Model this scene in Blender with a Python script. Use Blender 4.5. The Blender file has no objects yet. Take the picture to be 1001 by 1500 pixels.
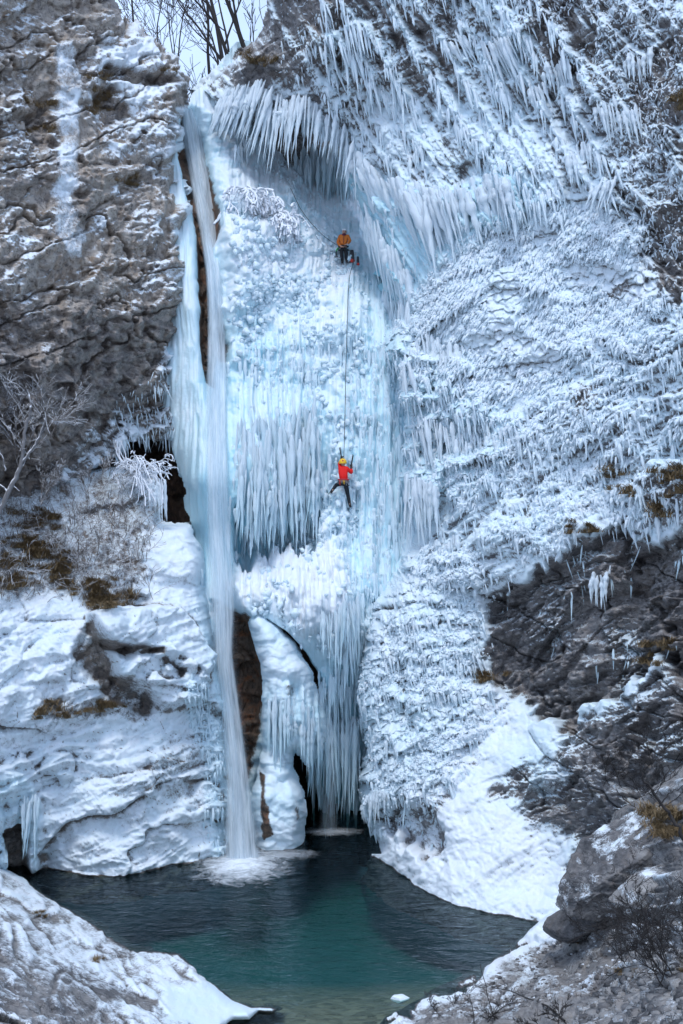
import bpy, math, random
import numpy as np
from mathutils import Vector
random.seed(7); rng = np.random.default_rng(7)
R = math.radians
C = bpy.context.scene.collection
# ------------------------------------------------------------------ camera
FPX, CX, HY, CAMZ = 1800.0, 500.5, 805.0, 10.0      # focal length in photo pixels, eye height above the pool
cd = bpy.data.cameras.new('camera'); cam = bpy.data.objects.new('camera', cd); C.objects.link(cam)
cam.location = (0, 0, CAMZ); cam.rotation_euler = (R(90), 0, 0)
cd.sensor_fit = 'VERTICAL'; cd.sensor_height = 24.0; cd.lens = 24.0 * FPX / 1500.0
cd.shift_y = (HY - 750.0) / 1500.0
cd.clip_start = 0.5; cd.clip_end = 2000
bpy.context.scene.camera = cam
# ------------------------------------------------------------------ sky, sun, exposure
SUN_EL, SUN_AZ = R(64), R(192)       # sun high behind the camera
w = bpy.data.worlds.new('World'); bpy.context.scene.world = w; w.use_nodes = True
nt = w.node_tree; nt.nodes.clear()
out = nt.nodes.new('ShaderNodeOutputWorld'); bg = nt.nodes.new('ShaderNodeBackground')
sky = nt.nodes.new('ShaderNodeTexSky'); sky.sky_type = 'NISHITA'; sky.sun_disc = False
sky.sun_elevation = SUN_EL; sky.sun_rotation = SUN_AZ; sky.air_density = 1.3; sky.dust_density = 2.5; sky.ozone_density = 3.0
tcw = nt.nodes.new('ShaderNodeTexCoord'); nz = nt.nodes.new('ShaderNodeTexNoise'); nz.inputs['Scale'].default_value = 2.2; nz.inputs['Detail'].default_value = 6
rmp = nt.nodes.new('ShaderNodeMapRange'); rmp.inputs['From Min'].default_value = .35; rmp.inputs['From Max'].default_value = .65
rmp.inputs['To Min'].default_value = .42; rmp.inputs['To Max'].default_value = .8
mixw = nt.nodes.new('ShaderNodeMix'); mixw.data_type = 'RGBA'; mixw.inputs['B'].default_value = (6.9, 9.0, 13.0, 1)
nt.links.new(tcw.outputs['Generated'], nz.inputs['Vector']); nt.links.new(nz.outputs['Fac'], rmp.inputs['Value'])
nt.links.new(rmp.outputs['Result'], mixw.inputs['Factor']); nt.links.new(sky.outputs['Color'], mixw.inputs['A'])
nt.links.new(mixw.outputs['Result'], bg.inputs['Color']); bg.inputs['Strength'].default_value = 0.10
nt.links.new(bg.outputs[0], out.inputs[0])
sd = bpy.data.lights.new('sun', 'SUN'); sd.energy = 1.1; sd.angle = R(14); sd.color = (1, .98, .95)
sun = bpy.data.objects.new('sun', sd); C.objects.link(sun)
dv = Vector((math.sin(SUN_AZ)*math.cos(SUN_EL), math.cos(SUN_AZ)*math.cos(SUN_EL), math.sin(SUN_EL)))
sun.rotation_euler = dv.to_track_quat('Z', 'Y').to_euler()
vs = bpy.context.scene.view_settings; vs.view_transform = 'Standard'; vs.look = 'None'; vs.gamma = 1; vs.exposure = 0.5
cy = bpy.context.scene.cycles; cy.max_bounces = 8; cy.diffuse_bounces = 5; cy.transparent_max_bounces = 24
# ------------------------------------------------------------------ numpy helpers
def at(px, py, Y): return np.array([(px-CX)*Y/FPX, Y, CAMZ-(py-HY)*Y/FPX])
_perm = np.random.default_rng(11).permutation(4096).astype(np.int64); _rv = np.random.default_rng(12).random(4096).astype(np.float32)
def _h(ix, iy, iz=0, s=0): return _perm[(_perm[(_perm[(ix+s*37) & 4095] + iy) & 4095] + iz) & 4095]
def vnoise(P, scale, seed=0):
    Q = P*np.asarray(scale, dtype=np.float64) + seed*17.31
    I = np.floor(Q).astype(np.int64); f = (Q-I); f = f*f*f*(f*(f*6-15)+10)
    ix, iy, iz = I.T; fx, fy, fz = f.T
    r = 0
    for a in (0, 1):
        wx = fx if a else 1-fx
        for b in (0, 1):
            wy = fy if b else 1-fy
            for c in (0, 1):
                wz = fz if c else 1-fz
                r = r + _rv[_h(ix+a, iy+b, iz+c, seed)]*wx*wy*wz
    return r*2-1
def fbm(P, scale, o=4, seed=0, gain=.5, lac=2.03):
    r = 0; a = 1; t = 0; s = np.asarray(scale, dtype=np.float64)
    for k in range(o):
        r = r + a*vnoise(P, s, seed+k); t += a; a *= gain; s = s*lac
    return r/t
def ridged(P, scale, o=4, seed=0, gain=.5):
    r = 0; a = 1; t = 0; s = np.asarray(scale, dtype=np.float64)
    for k in range(o):
        r = r + a*(1-2*np.abs(vnoise(P, s, seed+k))); t += a; a *= gain; s = s*2.07
    return r/t
def worley(U, V, seed=0):
    iu = np.floor(U).astype(np.int64); iv = np.floor(V).astype(np.int64)
    F1 = np.full(U.shape, 9.); F2 = F1.copy(); ID = np.zeros(U.shape, np.int64); DX = np.zeros(U.shape); DY = DX.copy()
    for a in (-1, 0, 1):
        for b in (-1, 0, 1):
            h = _h(iu+a, iv+b, 3, seed)
            dx = iu+a+_rv[h]-U; dy = iv+b+_rv[(h+1711) & 4095]-V
            d = np.sqrt(dx*dx+dy*dy); n = d < F1
            F2 = np.where(n, F1, np.minimum(F2, d)); F1 = np.where(n, d, F1)
            ID = np.where(n, h, ID); DX = np.where(n, -dx, DX); DY = np.where(n, -dy, DY)
    return F1, F2, ID, DX, DY
def rot(U, V, deg): c, s = math.cos(R(deg)), math.sin(R(deg)); return U*c+V*s, -U*s+V*c
def facets(U, V, su, sv, deg=0, seed=0, tilt=.6, crack=.15, warp=None):
    u, v = rot(U, V, deg); u = u/su; v = v/sv
    if warp is not None: u = u+warp*.5; v = v-warp*.4
    F1, F2, ID, DX, DY = worley(u, v, seed)
    g1 = _rv[(ID*7+5) & 4095]-.5; g2 = _rv[(ID*13+9) & 4095]-.5; o = _rv[(ID*3+2) & 4095]-.5
    e = np.clip((F2-F1)*6, 0, 1)
    return (o + (g1*DX+g2*DY)*2*tilt)*(0.6+.4*e) - crack*(1-e), o, e
def bulbs(U, V, s, seed=0, asym=.35, vs=1.25):
    F1, F2, ID, DX, DY = worley(U/s, V/(s*vs), seed)
    o = _rv[(ID*3+2) & 4095]
    return np.sqrt(np.clip(1-(F1*1.05)**2, 0, 1))*(.55+.45*o) - asym*DY, F1, F2, o
def saw(x, k=.16): f = x-np.floor(x); return np.where(f < 1-k, f/(1-k), (1-f)/k)
def blocky(U, V, f, seed, angs, warp, o=4, gain=.55):
    """angular fractured rock: saw-toothed slabs at several angles and sizes"""
    r = 0; a = 1
    for i in range(o):
        for j, (an, wt) in enumerate(angs):
            u, v = rot(U, V, an); n = vnoise(np.stack([u*.35*f, 0*u, v*f*.8], 1), 1.0, seed+i*7+j)
            m = .35+.65*sstep(-.3, .3, vnoise(np.stack([U*.5*f, 0*u+j, V*.5*f], 1), 1.0, seed+i*7+j+50))
            r = r + a*wt*m*(saw(v*f+n*1.4+warp*.8)-.5)
        a *= gain; f *= 2.1; angs = [(x+(-9, 14)[i % 2], w_) for x, w_ in angs]
    return r
def fractured(U, V, s, seed, deg, asp, o=5, crack=.08, warp=0.):
    """rock broken into flat tilted faces, from big blocks down to chips"""
    r = 0; a = 1.
    for i in range(o):
        m = .55+.9*sstep(-.35, .35, vnoise(np.stack([U/s*.3, 0*U, V/s*.3], 1), 1., seed+60+i)) if i else 1.
        r = r + a*m*facets(U, V, s, s*asp, deg+(0, 22, -18, 9, -30)[i % 5], seed+i, 1.15, crack*(1+.5*i), warp*(.8 if i < 2 else .35))[0]
        a *= .56; s *= .5
    return r
def sstep(a, b, x): t = np.clip((x-a)/(b-a), 0, 1); return t*t*(3-2*t)
def poly_sd(PX, PY, poly):
    """signed distance in pixels, positive inside"""
    n = len(poly); d = np.full(PX.shape, 1e9); ins = np.zeros(PX.shape, bool)
    for i in range(n):
        x0, y0 = poly[i]; x1, y1 = poly[(i+1) % n]
        ex, ey = x1-x0, y1-y0; t = np.clip(((PX-x0)*ex+(PY-y0)*ey)/(ex*ex+ey*ey+1e-9), 0, 1)
        d = np.minimum(d, (PX-x0-t*ex)**2+(PY-y0-t*ey)**2)
        c = ((y0 > PY) != (y1 > PY)) & (PX < (x1-x0)*(PY-y0)/(y1-y0+1e-12)+x0); ins ^= c
    d = np.sqrt(d); return np.where(ins, d, -d)
def soft(L, poly, f=20, n=0.0):
    """soft mask of a hand-drawn patch; n = raggedness in pixels"""
    return sstep(-f, f, poly_sd(L['PX'].ravel(), L['PY'].ravel(), poly) + n*L['rag'])
def rbf(ctrl, X, Y):
    c = np.array(ctrl, float); x, y, v = c.T; x = x/100; y = y/100
    def k(r2): return r2*np.log(r2+1e-9)*.5
    A = k((x[:, None]-x)**2+(y[:, None]-y)**2)+np.eye(len(x))*.02
    M = np.zeros((len(x)+3,)*2); M[:-3, :-3] = A; M[:-3, -3] = 1; M[:-3, -2] = x; M[:-3, -1] = y
    M[-3, :-3] = 1; M[-2, :-3] = x; M[-1, :-3] = y
    wv = np.linalg.solve(M, np.r_[v, 0, 0, 0])
    r = wv[-3]+wv[-2]*X/100+wv[-1]*Y/100
    for i in range(len(x)): r = r+wv[i]*k((X/100-x[i])**2+(Y/100-y[i])**2)
    return r
def grid_normals(P, sh):
    G = P.reshape(sh+(3,)); du = np.gradient(G, axis=1); dvv = np.gradient(G, axis=0)
    N = np.cross(du, dvv); N /= np.linalg.norm(N, axis=2, keepdims=True)+1e-12
    N = N.reshape(-1, 3)
    s = np.sign((N*(np.array([0, 0, CAMZ])-P)).sum(1)); return N*np.where(s == 0, 1, s)[:, None]
def blur(A, sh, k):
    G = A.reshape(sh).astype(float)
    for ax in (0, 1):
        G = np.apply_along_axis(lambda m: np.convolve(np.pad(m, k, 'edge'), np.ones(2*k+1)/(2*k+1), 'valid'), ax, G)
    return G.ravel()
def layer(poly, ctrl, step, rag=3, roll=3.0, rollw=22, rollmask=None, tx=42.0):
    xs = [p[0] for p in poly]; ys = [p[1] for p in poly]
    PX, PY = np.meshgrid(np.arange(min(xs)-4, max(xs)+4+step, step), np.arange(min(ys)-4, max(ys)+4+step, step))
    L = dict(PX=PX, PY=PY, sh=PX.shape, step=step)
    D = rbf(ctrl, PX, PY).ravel()
    px, py = PX.ravel(), PY.ravel()
    P0 = np.stack([(px-CX)*D/FPX, D, CAMZ-(py-HY)*D/FPX], 1)
    L['rag'] = fbm(P0, 1.6, 4, 91)*2
    sd = poly_sd(px, py, poly)
    L['sd'] = sd+rag*L['rag']
    rr = roll*np.clip(1-sd/rollw, 0, 1)**2
    if rollmask is not None: rr = rr*rollmask(px, py)
    D = D+rr
    L['P0'] = np.stack([(px-CX)*D/FPX, D, CAMZ-(py-HY)*D/FPX], 1)
    L['N0'] = grid_normals(L['P0'], L['sh'])
    # flatten the direction field so relief does not fold on the rolled rim
    N = np.stack([blur(L['N0'][:, i], L['sh'], 4) for i in range(3)], 1); N /= np.linalg.norm(N, axis=1, keepdims=True)
    T = np.array([0, 0, CAMZ])-L['P0']; T /= np.linalg.norm(T, axis=1, keepdims=True); N = N*.35+T*.8
    L['N0'] = N/np.linalg.norm(N, axis=1, keepdims=True)
    L['U'] = px/tx; L['V'] = -py/tx; L['Q'] = np.stack([px/tx, .12*D, -py/tx], 1)      # surface coordinates in metres for the relief
    L['px'] = px; L['py'] = py
    return L
def finish(L, h, down=0.0):
    L['P'] = L['P0']+L['N0']*h[:, None]; L['P'][:, 2] -= down
    L['N'] = grid_normals(L['P'], L['sh']); L['h'] = h
def look(L, px, py):
    """surface point of a layer seen from the photo's spot"""
    P = L['P']; q = CX+P[:, 0]*FPX/P[:, 1]; r = HY+(CAMZ-P[:, 2])*FPX/P[:, 1]
    d = (q-px)**2+(r-py)**2; near = np.where(d < 9)[0]
    if len(near) == 0: near = np.array([d.argmin()])
    return P[near[P[near, 1].argmin()]].copy()
def mesh_np(name, V, F, attrs=None, mat=None, parent=None, smooth=True):
    """F is (n,3) or (n,4)"""
    V = np.ascontiguousarray(V, np.float32); F = np.ascontiguousarray(F, np.int32); k = F.shape[1]
    me = bpy.data.meshes.new(name); me.vertices.add(len(V)); me.vertices.foreach_set('co', V.ravel())
    me.loops.add(F.size); me.loops.foreach_set('vertex_index', F.ravel())
    me.polygons.add(len(F)); me.polygons.foreach_set('loop_start', np.arange(0, F.size, k, dtype=np.int32))
    me.update(calc_edges=True)
    if smooth: me.polygons.foreach_set('use_smooth', np.ones(len(F), bool))
    for a, v in (attrs or {}).items():
        at_ = me.attributes.new(a, 'FLOAT', 'POINT'); at_.data.foreach_set('value', np.broadcast_to(np.asarray(v, np.float32), (len(V),)).copy())
    if mat: me.materials.append(mat)
    o = bpy.data.objects.new(name, me); C.objects.link(o)
    if parent: o.parent = parent
    return o
def grid_obj(name, L, attrs, mat, sel=None, parent=None, back=3.0):
    """grid faces inside the outline; the rim is carried back into the hill so the mass has thickness"""
    ny, nx = L['sh']; idx = np.arange(ny*nx).reshape(ny, nx)
    ok = (L['sd'] > 0) if sel is None else ((L['sd'] > 0) & sel)
    o2 = ok.reshape(ny, nx)
    q = o2[:-1, :-1] & o2[1:, :-1] & o2[:-1, 1:] & o2[1:, 1:]
    F = np.stack([idx[:-1, :-1][q], idx[1:, :-1][q], idx[1:, 1:][q], idx[:-1, 1:][q]], 1)
    P = L['P']
    if back:
        e = np.concatenate([F[:, [0, 1]], F[:, [1, 2]], F[:, [2, 3]], F[:, [3, 0]]])
        key = np.minimum(e[:, 0], e[:, 1]).astype(np.int64)*(ny*nx)+np.maximum(e[:, 0], e[:, 1])
        u, first, cnt = np.unique(key, return_index=True, return_counts=True); be = e[first[cnt == 1]]
        bv = np.unique(be); mp = np.full(ny*nx, -1); mp[bv] = np.arange(len(bv))+ny*nx
        dirn = P[bv]-np.array([0, 0, CAMZ]); dirn /= np.linalg.norm(dirn, axis=1, keepdims=True)
        P = np.concatenate([P, P[bv]+dirn*back]); attrs = {k: np.concatenate([np.broadcast_to(v, (ny*nx,)), np.broadcast_to(v, (ny*nx,))[bv]]) for k, v in attrs.items()}
        F = np.concatenate([F, np.stack([be[:, 1], be[:, 0], mp[be[:, 0]], mp[be[:, 1]]], 1)])
    used = np.unique(F); m = np.zeros(len(P), np.int64); m[used] = np.arange(len(used))
    return mesh_np(name, P[used], m[F], {k: np.asarray(v)[used] for k, v in attrs.items()}, mat, parent)
def tag(o, label=None, cat=None, group=None, kind=None):
    if label: o['label'] = label
    if cat: o['category'] = cat
    if group: o['group'] = group
    if kind: o['kind'] = kind
    return o
def empty(name, loc, label=None, cat=None, group=None, rz=0):
    o = bpy.data.objects.new(name, None); C.objects.link(o); o.location = tuple(loc); o.rotation_euler = (0, 0, rz); o.empty_display_size = .3
    return tag(o, label, cat, group)
# ------------------------------------------------------------------ materials
class NB:
    def __init__(s, name):
        s.m = bpy.data.materials.new(name); s.m.use_nodes = True; s.t = s.m.node_tree; s.t.nodes.clear()
        s.out = s.n('OutputMaterial')
    def n(s, t, **k):
        x = s.t.nodes.new('ShaderNode'+t)
        for a, b in k.items(): setattr(x, a, b)
        return x
    def l(s, a, b): s.t.links.new(a, b)
    def set(s, sock, v):
        if hasattr(v, 'is_linked') or isinstance(v, bpy.types.NodeSocket): s.l(v, sock)
        else: sock.default_value = v
    def math(s, op, a, b=0.0, clamp=False):
        x = s.n('Math', operation=op, use_clamp=clamp); s.set(x.inputs[0], a); s.set(x.inputs[1], b); return x.outputs[0]
    def noise(s, scale, detail=5, rough=.6, vec=None, dist=0):
        x = s.n('TexNoise'); x.inputs['Scale'].default_value = scale; x.inputs['Detail'].default_value = detail; x.inputs['Roughness'].default_value = rough
        x.inputs['Distortion'].default_value = dist
        s.l(vec if vec is not None else s.obj(), x.inputs['Vector']); return x.outputs['Fac']
    def obj(s):
        if not hasattr(s, '_o'): s._o = s.n('TexCoord').outputs['Object']
        return s._o
    def mapped(s, scale, rotz=(0, 0, 0)):
        x = s.n('Mapping'); x.inputs['Scale'].default_value = scale; x.inputs['Rotation'].default_value = rotz; s.l(s.obj(), x.inputs['Vector']); return x.outputs[0]
    def attr(s, a): return s.n('Attribute', attribute_name=a).outputs['Fac']
    def ramp(s, f, stops):
        x = s.n('ValToRGB'); cr = x.color_ramp
        while len(cr.elements) < len(stops): cr.elements.new(.5)
        for e, (p, c) in zip(cr.elements, stops): e.position = p; e.color = tuple(c)+(1,)
        s.l(f, x.inputs[0]); return x.outputs[0]
    def mix(s, f, a, b):
        x = s.n('Mix', data_type='RGBA'); s.set(x.inputs['Factor'], f)
        for k, v in (('A', a), ('B', b)): s.set(x.inputs[k], v if isinstance(v, bpy.types.NodeSocket) else tuple(v)+(1,))
        return x.outputs['Result']
    def mapr(s, v, a, b, c=0., d=1.):
        x = s.n('MapRange'); s.l(v, x.inputs['Value'])
        for k, q in (('From Min', a), ('From Max', b), ('To Min', c), ('To Max', d)): x.inputs[k].default_value = q
        return x.outputs['Result']
    def bump(s, h, strength=.4, dist=.05, nrm=None):
        x = s.n('Bump'); x.inputs['Strength'].default_value = strength; x.inputs['Distance'].default_value = dist; s.l(h, x.inputs['Height'])
        if nrm is not None: s.l(nrm, x.inputs['Normal'])
        return x.outputs[0]
    def bsdf(s, col, rough=.6, nrm=None, spec=.4, **k):
        x = s.n('BsdfPrincipled'); s.set(x.inputs['Base Color'], col if isinstance(col, bpy.types.NodeSocket) else tuple(col)+(1,))
        s.set(x.inputs['Roughness'], rough); s.set(x.inputs['Specular IOR Level'], spec)
        if nrm is not None: s.l(nrm, x.inputs['Normal'])
        for a, b in k.items(): s.set(x.inputs[a], b)
        return x
def flat(name, col, rough=.6, var=.25, scale=20, metal=0.0):
    b = NB(name); f = b.noise(scale, 4)
    c = b.mix(f, tuple(v*(1-var) for v in col), tuple(min(1, v*(1+var)) for v in col))
    p = b.bsdf(c, rough, b.bump(f, .2, .01)); p.inputs['Metallic'].default_value = metal
    b.l(p.outputs[0], b.out.inputs['Surface']); return b.m
def cliff_mat(name, dark, mid, light, ochre, strata=(1, 1, 1), rotn=(0, 0, 0), bumpd=.06, sss=0):
    """rock, rime snow and ice on one rock face: attributes snow, ice, tone, rust"""
    b = NB(name); sn, ic, to, ru = b.attr('snow'), b.attr('ice'), b.attr('tone'), b.attr('rust')
    vec = b.mapped(strata, rotn)
    n0 = b.noise(.35, 5, .6); n1 = b.noise(1.7, 7, .68, vec, .6); n2 = b.noise(7, 6, .7); n3 = b.noise(28, 4, .7)
    f = b.math('ADD', b.math('ADD', b.math('MULTIPLY', n1, .55), b.math('MULTIPLY', n2, .35)), b.math('MULTIPLY', b.math('ADD', n0, to), .3))
    rock = b.ramp(f, [(.42, dark), (.56, mid), (.74, light)])
    blot = b.mapr(b.noise(1.1, 6, .65, None, 1.2), .52, .66)
    rock = b.mix(b.math('MULTIPLY', blot, b.mapr(ru, 0, 1, .25, .9)), rock, ochre)
    # dark seams between the blocks
    seam = b.mapr(b.math('ABSOLUTE', b.math('SUBTRACT', b.noise(1.5, 7, .62, vec, .9), .5)), 0, .014)
    rock = b.mix(seam, tuple(v*.5 for v in dark), rock)
    s_ = b.math('ADD', sn, b.math('ADD', b.math('MULTIPLY', b.math('SUBTRACT', n2, .5), .9), b.math('MULTIPLY', b.math('SUBTRACT', n3, .5), .6)))
    sf = b.mapr(s_, .38, .68)
    snowc = b.mix(n2, (.80, .84, .90), (.88, .90, .94))
    icec = b.ramp(b.math('ADD', b.math('MULTIPLY', ic, .75), b.math('MULTIPLY', b.math('SUBTRACT', n1, .5), .35)),
                  [(.0, (.80, .86, .92)), (.3, (.64, .83, .91)), (.6, (.37, .71, .83)), (1., (.11, .48, .58))])
    col = b.mix(sf, rock, icec if True else snowc)
    rough = b.mapr(b.math('MULTIPLY', ic, sf), 0, 1, .75, .28)
    h = b.math('ADD', b.math('MULTIPLY', n2, 1.), b.math('MULTIPLY', n3, .4))
    h = b.math('ADD', h, b.math('MULTIPLY', sf, .5))
    nrm = b.bump(h, .55, bumpd)
    p = b.bsdf(col, rough, nrm, .35)
    if sss:
        b.set(p.inputs['Subsurface Weight'], b.math('MULTIPLY', sf, sss)); p.inputs['Subsurface Radius'].default_value = (.25, .6, .8); p.inputs['Subsurface Scale'].default_value = .22
    b.l(p.outputs[0], b.out.inputs['Surface']); return b.m
M = {}
M['rock_l'] = cliff_mat('brown grey limestone', (.06, .054, .053), (.21, .19, .18), (.44, .39, .34), (.26, .18, .115), (1, 1, 1.6), (0, R(-15), 0))
M['rock_r'] = cliff_mat('frosted grey limestone', (.055, .056, .062), (.175, .17, .175), (.36, .34, .33), (.16, .11, .07), (1, 1, 1.8), (0, R(-35), 0))
M['rock_f'] = cliff_mat('shore limestone', (.04, .041, .045), (.12, .118, .122), (.32, .31, .30), (.16, .125, .10), (1, .6, 1.5), (0, R(-25), 0), .05)
M['ice'] = cliff_mat('blue waterfall ice', (.03, .025, .022), (.09, .065, .05), (.2, .13, .09), (.26, .10, .04), (1.5, 1, .5), sss=0)
def bark(name, c1, c2, frost=0.0):
    b = NB(name); n1 = b.noise(9, 5, .7); c = b.mix(n1, c1, c2)
    if frost:
        ge = b.n('NewGeometry'); sp = b.n('SeparateXYZ'); b.l(ge.outputs['Normal'], sp.inputs[0])
        f = b.mapr(b.math('ADD', b.math('ADD', sp.outputs[2], b.math('MULTIPLY', n1, .6)), frost), .6, .9); c = b.mix(f, c, (.82, .86, .92))
    b.l(b.bsdf(c, .8, b.bump(n1, .4, .02)).outputs[0], b.out.inputs['Surface']); return b.m
M['bark'] = bark('dark bark', (.012, .012, .014), (.045, .038, .035)); M['bark_frost'] = bark('frosted pale bark', (.09, .085, .085), (.26, .26, .27), .15)
M['twig_frost'] = bark('frosted twigs', (.06, .05, .045), (.18, .15, .13), .18); M['rime'] = bark('rime', (.6, .65, .7), (.85, .88, .92), .6)
M['grass'] = bark('dry grass', (.08, .055, .028), (.27, .19, .095))
def wetline(L, d):
    """no snow on rock below the water"""
    z = L['P'][:, 2]; wet = 1-sstep(.0, .05, z)
    d['snow'] = d['snow']*(1-wet)-.3*wet; d['tone'] = d['tone']-.6*wet
# ------------------------------------------------------------------ headwall: alcove, frozen waterfall, chute
W0 = layer([(150,150),(262,158),(274,156),(281,134),(298,124),(345,60),(640,60),(660,1265),(150,1290)],
 [(300,130,53),(340,180,54.5),(420,190,56),(500,200,56),(380,240,55.5),(450,250,57),(510,280,56),(540,330,54),
  (280,160,51),(290,300,48.7),(310,450,46.4),(320,560,45.2),(320,760,43.8),(320,880,43.2),(262,250,50),(285,500,45.5),(290,700,44),
  (350,290,50.5),(430,330,51.2),(400,380,50),(480,385,52.5),(520,390,52.6),(450,420,50),(380,450,48.5),(500,450,49),(560,480,48),
  (400,550,47),(500,550,47.5),(570,600,46),(400,700,45.4),(505,700,45.8),(570,720,45.5),(400,790,45.2),(500,800,45),(560,850,44.5),
  (380,840,43.8),(430,870,42.8),(480,880,43),(520,900,44),(350,950,42.8),(350,1100,42.3),(370,1230,42),(430,950,43.2),(500,950,43.6),
  (500,1060,45),(480,1150,46.4),(500,1205,47.2),(440,1205,47),(200,650,48.5),(250,700,48),(200,800,48),(250,760,48),(300,1000,43.4),(300,1250,43.4),
  (640,300,54),(640,500,50),(650,700,48),(620,900,46),(560,1100,46),(560,1210,47),(180,120,54),(180,400,50),(180,1200,44)],
 1.6, rag=2, roll=0)
L = W0; px, py, U, V, P0 = L['px'], L['py'], L['U'], L['V'], L['Q']
def path_x(pts, y): a = np.array(pts, float); return np.interp(y, a[:, 1], a[:, 0])
FALL = [(279,160),(284,200),(291,250),(300,320),(309,400),(317,480),(318,560),(318,640),(318,740),(320,860),(328,960),(340,1060),(350,1150),(354,1258)]
fx = path_x(FALL, py)
# channel worn by the running water
halfw = np.interp(py, [150,160,200,300,420,560,600,900,1000,1250], [2,14,20,23,24,24,12,18,40,44])
chan = np.exp(-((px-fx-np.interp(py,[800,950,1200],[0,18,16]))/halfw)**4)*sstep(150, 172, py)*(1-.55*sstep(560, 640, py)*(1-sstep(850, 900, py)))
rock_gap = soft(L, [(268,158),(280,160),(300,200),(322,300),(326,330),(314,360),(312,400),(322,450),(339,500),(337,525),(325,520),(318,560),(300,556),(294,500),(290,400),(284,330),(272,270),(262,220)], 3, 2)
brown = soft(L, [(312,880),(345,893),(366,906),(376,940),(388,980),(390,1060),(386,1110),(378,1150),(372,1200),(380,1240),(330,1255),(340,1100),(318,960)], 5, 4)
alc = soft(L, [(300,100),(520,100),(530,330),(440,300),(360,250),(325,220)], 14, 8)
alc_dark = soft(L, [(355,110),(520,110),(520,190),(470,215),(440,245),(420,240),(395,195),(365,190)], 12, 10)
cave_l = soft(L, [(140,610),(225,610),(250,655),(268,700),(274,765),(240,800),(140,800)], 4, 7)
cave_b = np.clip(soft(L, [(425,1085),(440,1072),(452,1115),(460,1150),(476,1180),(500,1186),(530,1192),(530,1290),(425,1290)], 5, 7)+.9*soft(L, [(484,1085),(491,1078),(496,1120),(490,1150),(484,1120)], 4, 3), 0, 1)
slit = soft(L, [(392,908),(420,925),(450,960),(470,995),(474,1020),(462,1018),(450,985),(425,950),(405,925)], 2, 1.5)
teeth = 26*vnoise(np.stack([px/7., 0*px, 0*px], 1), 1., 35)+12*vnoise(np.stack([px/3., 0*px, 0*px], 1), 1., 36)
combm = sstep(340, 352, px)*(1-sstep(460, 474, px))
recess = combm*sstep(-5, 5, py-(752+teeth))*(1-sstep(-8, 10, py-812-.7*teeth-(px-400)*-.15))
comb = combm*sstep(520, 690, py)*(1-sstep(-5, 5, py-(752+teeth)))
cone = soft(L, [(330,860),(365,820),(430,785),(470,760),(520,880),(540,930),(500,960),(470,940),(440,930),(400,900),(340,890)], 22, 6)
ledge = soft(L, [(320,330),(460,330),(530,380),(520,400),(470,430),(400,470),(330,440)], 22, 8)
blobz = soft(L, [(325,320),(500,330),(530,400),(520,560),(500,800),(470,560),(340,540)], 25, 10)
blobz = np.maximum(blobz, soft(L, [(470,380),(530,400),(520,780),(480,780)], 18, 6))
flute_m = soft(L, [(345,500),(470,470),(470,800),(345,800)], 20, 8)
flute_r = np.maximum(soft(L, [(500,380),(640,440),(600,960),(500,960)], 20, 8), soft(L, [(440,1010),(530,960),(530,1215),(440,1215)], 12, 6))
wp = fbm(P0, .5, 3, 5); w0 = fbm(P0, 2, 3, 9)
b1, f1, _, o1 = bulbs(U+wp*.5+w0*.2, V+w0*.2, 1.1, 3, .3); b2, f2, _, o2 = bulbs(U+wp*.3, V+wp*.2, .45, 4, .35); b3, _, _, _ = bulbs(U, V, .2, 6, .3); b4, _, _, _ = bulbs(U+w0*.05, V, .11, 7, .3)
fl1 = ridged(P0, (2.3, .5, .16), 2, 21); fl2 = ridged(P0, (5.5, 1, .30), 2, 22); fl3 = ridged(P0+wp[:, None]*.1, (11, 1, .8), 2, 23)
big = fbm(P0, .28, 3, 31)
ladder = vnoise(P0, (.9, .3, .45), 34)
h = big*.8 + .10*fl3
b1 = blur(b1, L['sh'], 3); b2 = blur(b2, L['sh'], 1)
h += cone*(.55*b1+.22*b2+.07*b3+.035*b4+.12*fl3) + ledge*(.3*b1+.16*b2+.05*b3)
h += blobz*(1-cone)*(.34*b1+.20*b2+.06*b3) + .55*comb*(1+.35*ridged(P0, (1.6, .1, .05), 2, 38)) + .35*soft(L, [(480,430),(540,430),(545,520),(480,500)], 12, 6)*b1
h += (flute_m+flute_r*.9)*(1-cone)*(.34*fl1+.17*fl2+.05*fl3) + .35*flute_r*ladder
fq = facets(U, V, 1.4, .9, -20, 41, .8, .25, wp*1.5)[0]*.5+facets(U, V, .45, .3, -20, 42, .8, .3, wp)[0]*.2+fbm(P0, 2.5, 4, 43)*.2
rk = np.clip(rock_gap+brown+alc_dark*.8+cave_l+cave_b+slit, 0, 1)
h = h*(1-rk)+fq*rk
h += alc*(1-alc_dark)*(.34*ridged(P0, (3.2, 1, .35), 3, 25)+.3*fbm(P0, 1.2, 4, 26)+.12*b2)
h += .3*fbm(P0, 1.3, 4, 27)*soft(L, [(300,120),(350,150),(345,330),(322,330),(300,200)], 10, 4)
band = soft(L, [(298,160),(330,180),(420,240),(440,300),(340,300),(322,300)], 14, 8); h += band*(.30*b1+.22*b2+.10*b3+.05*b4)
h -= .8*chan + 1.3*recess + 1.0*rock_gap + .9*brown + 2.2*cave_b + .8*slit + 1.5*cave_l
finish(L, h)
nz_ = L['N'][:, 2]
ice = .41+.28*fbm(P0, (.6, .3, .25), 4, 51) + .28*recess - .38*cone - .22*ledge - .12*blobz*(o2-.2) + .12*flute_r+.05*flute_m - .25*alc - .25*sstep(.1, .6, nz_) + .10*sstep(.55, .9, f1)*blobz
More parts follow.
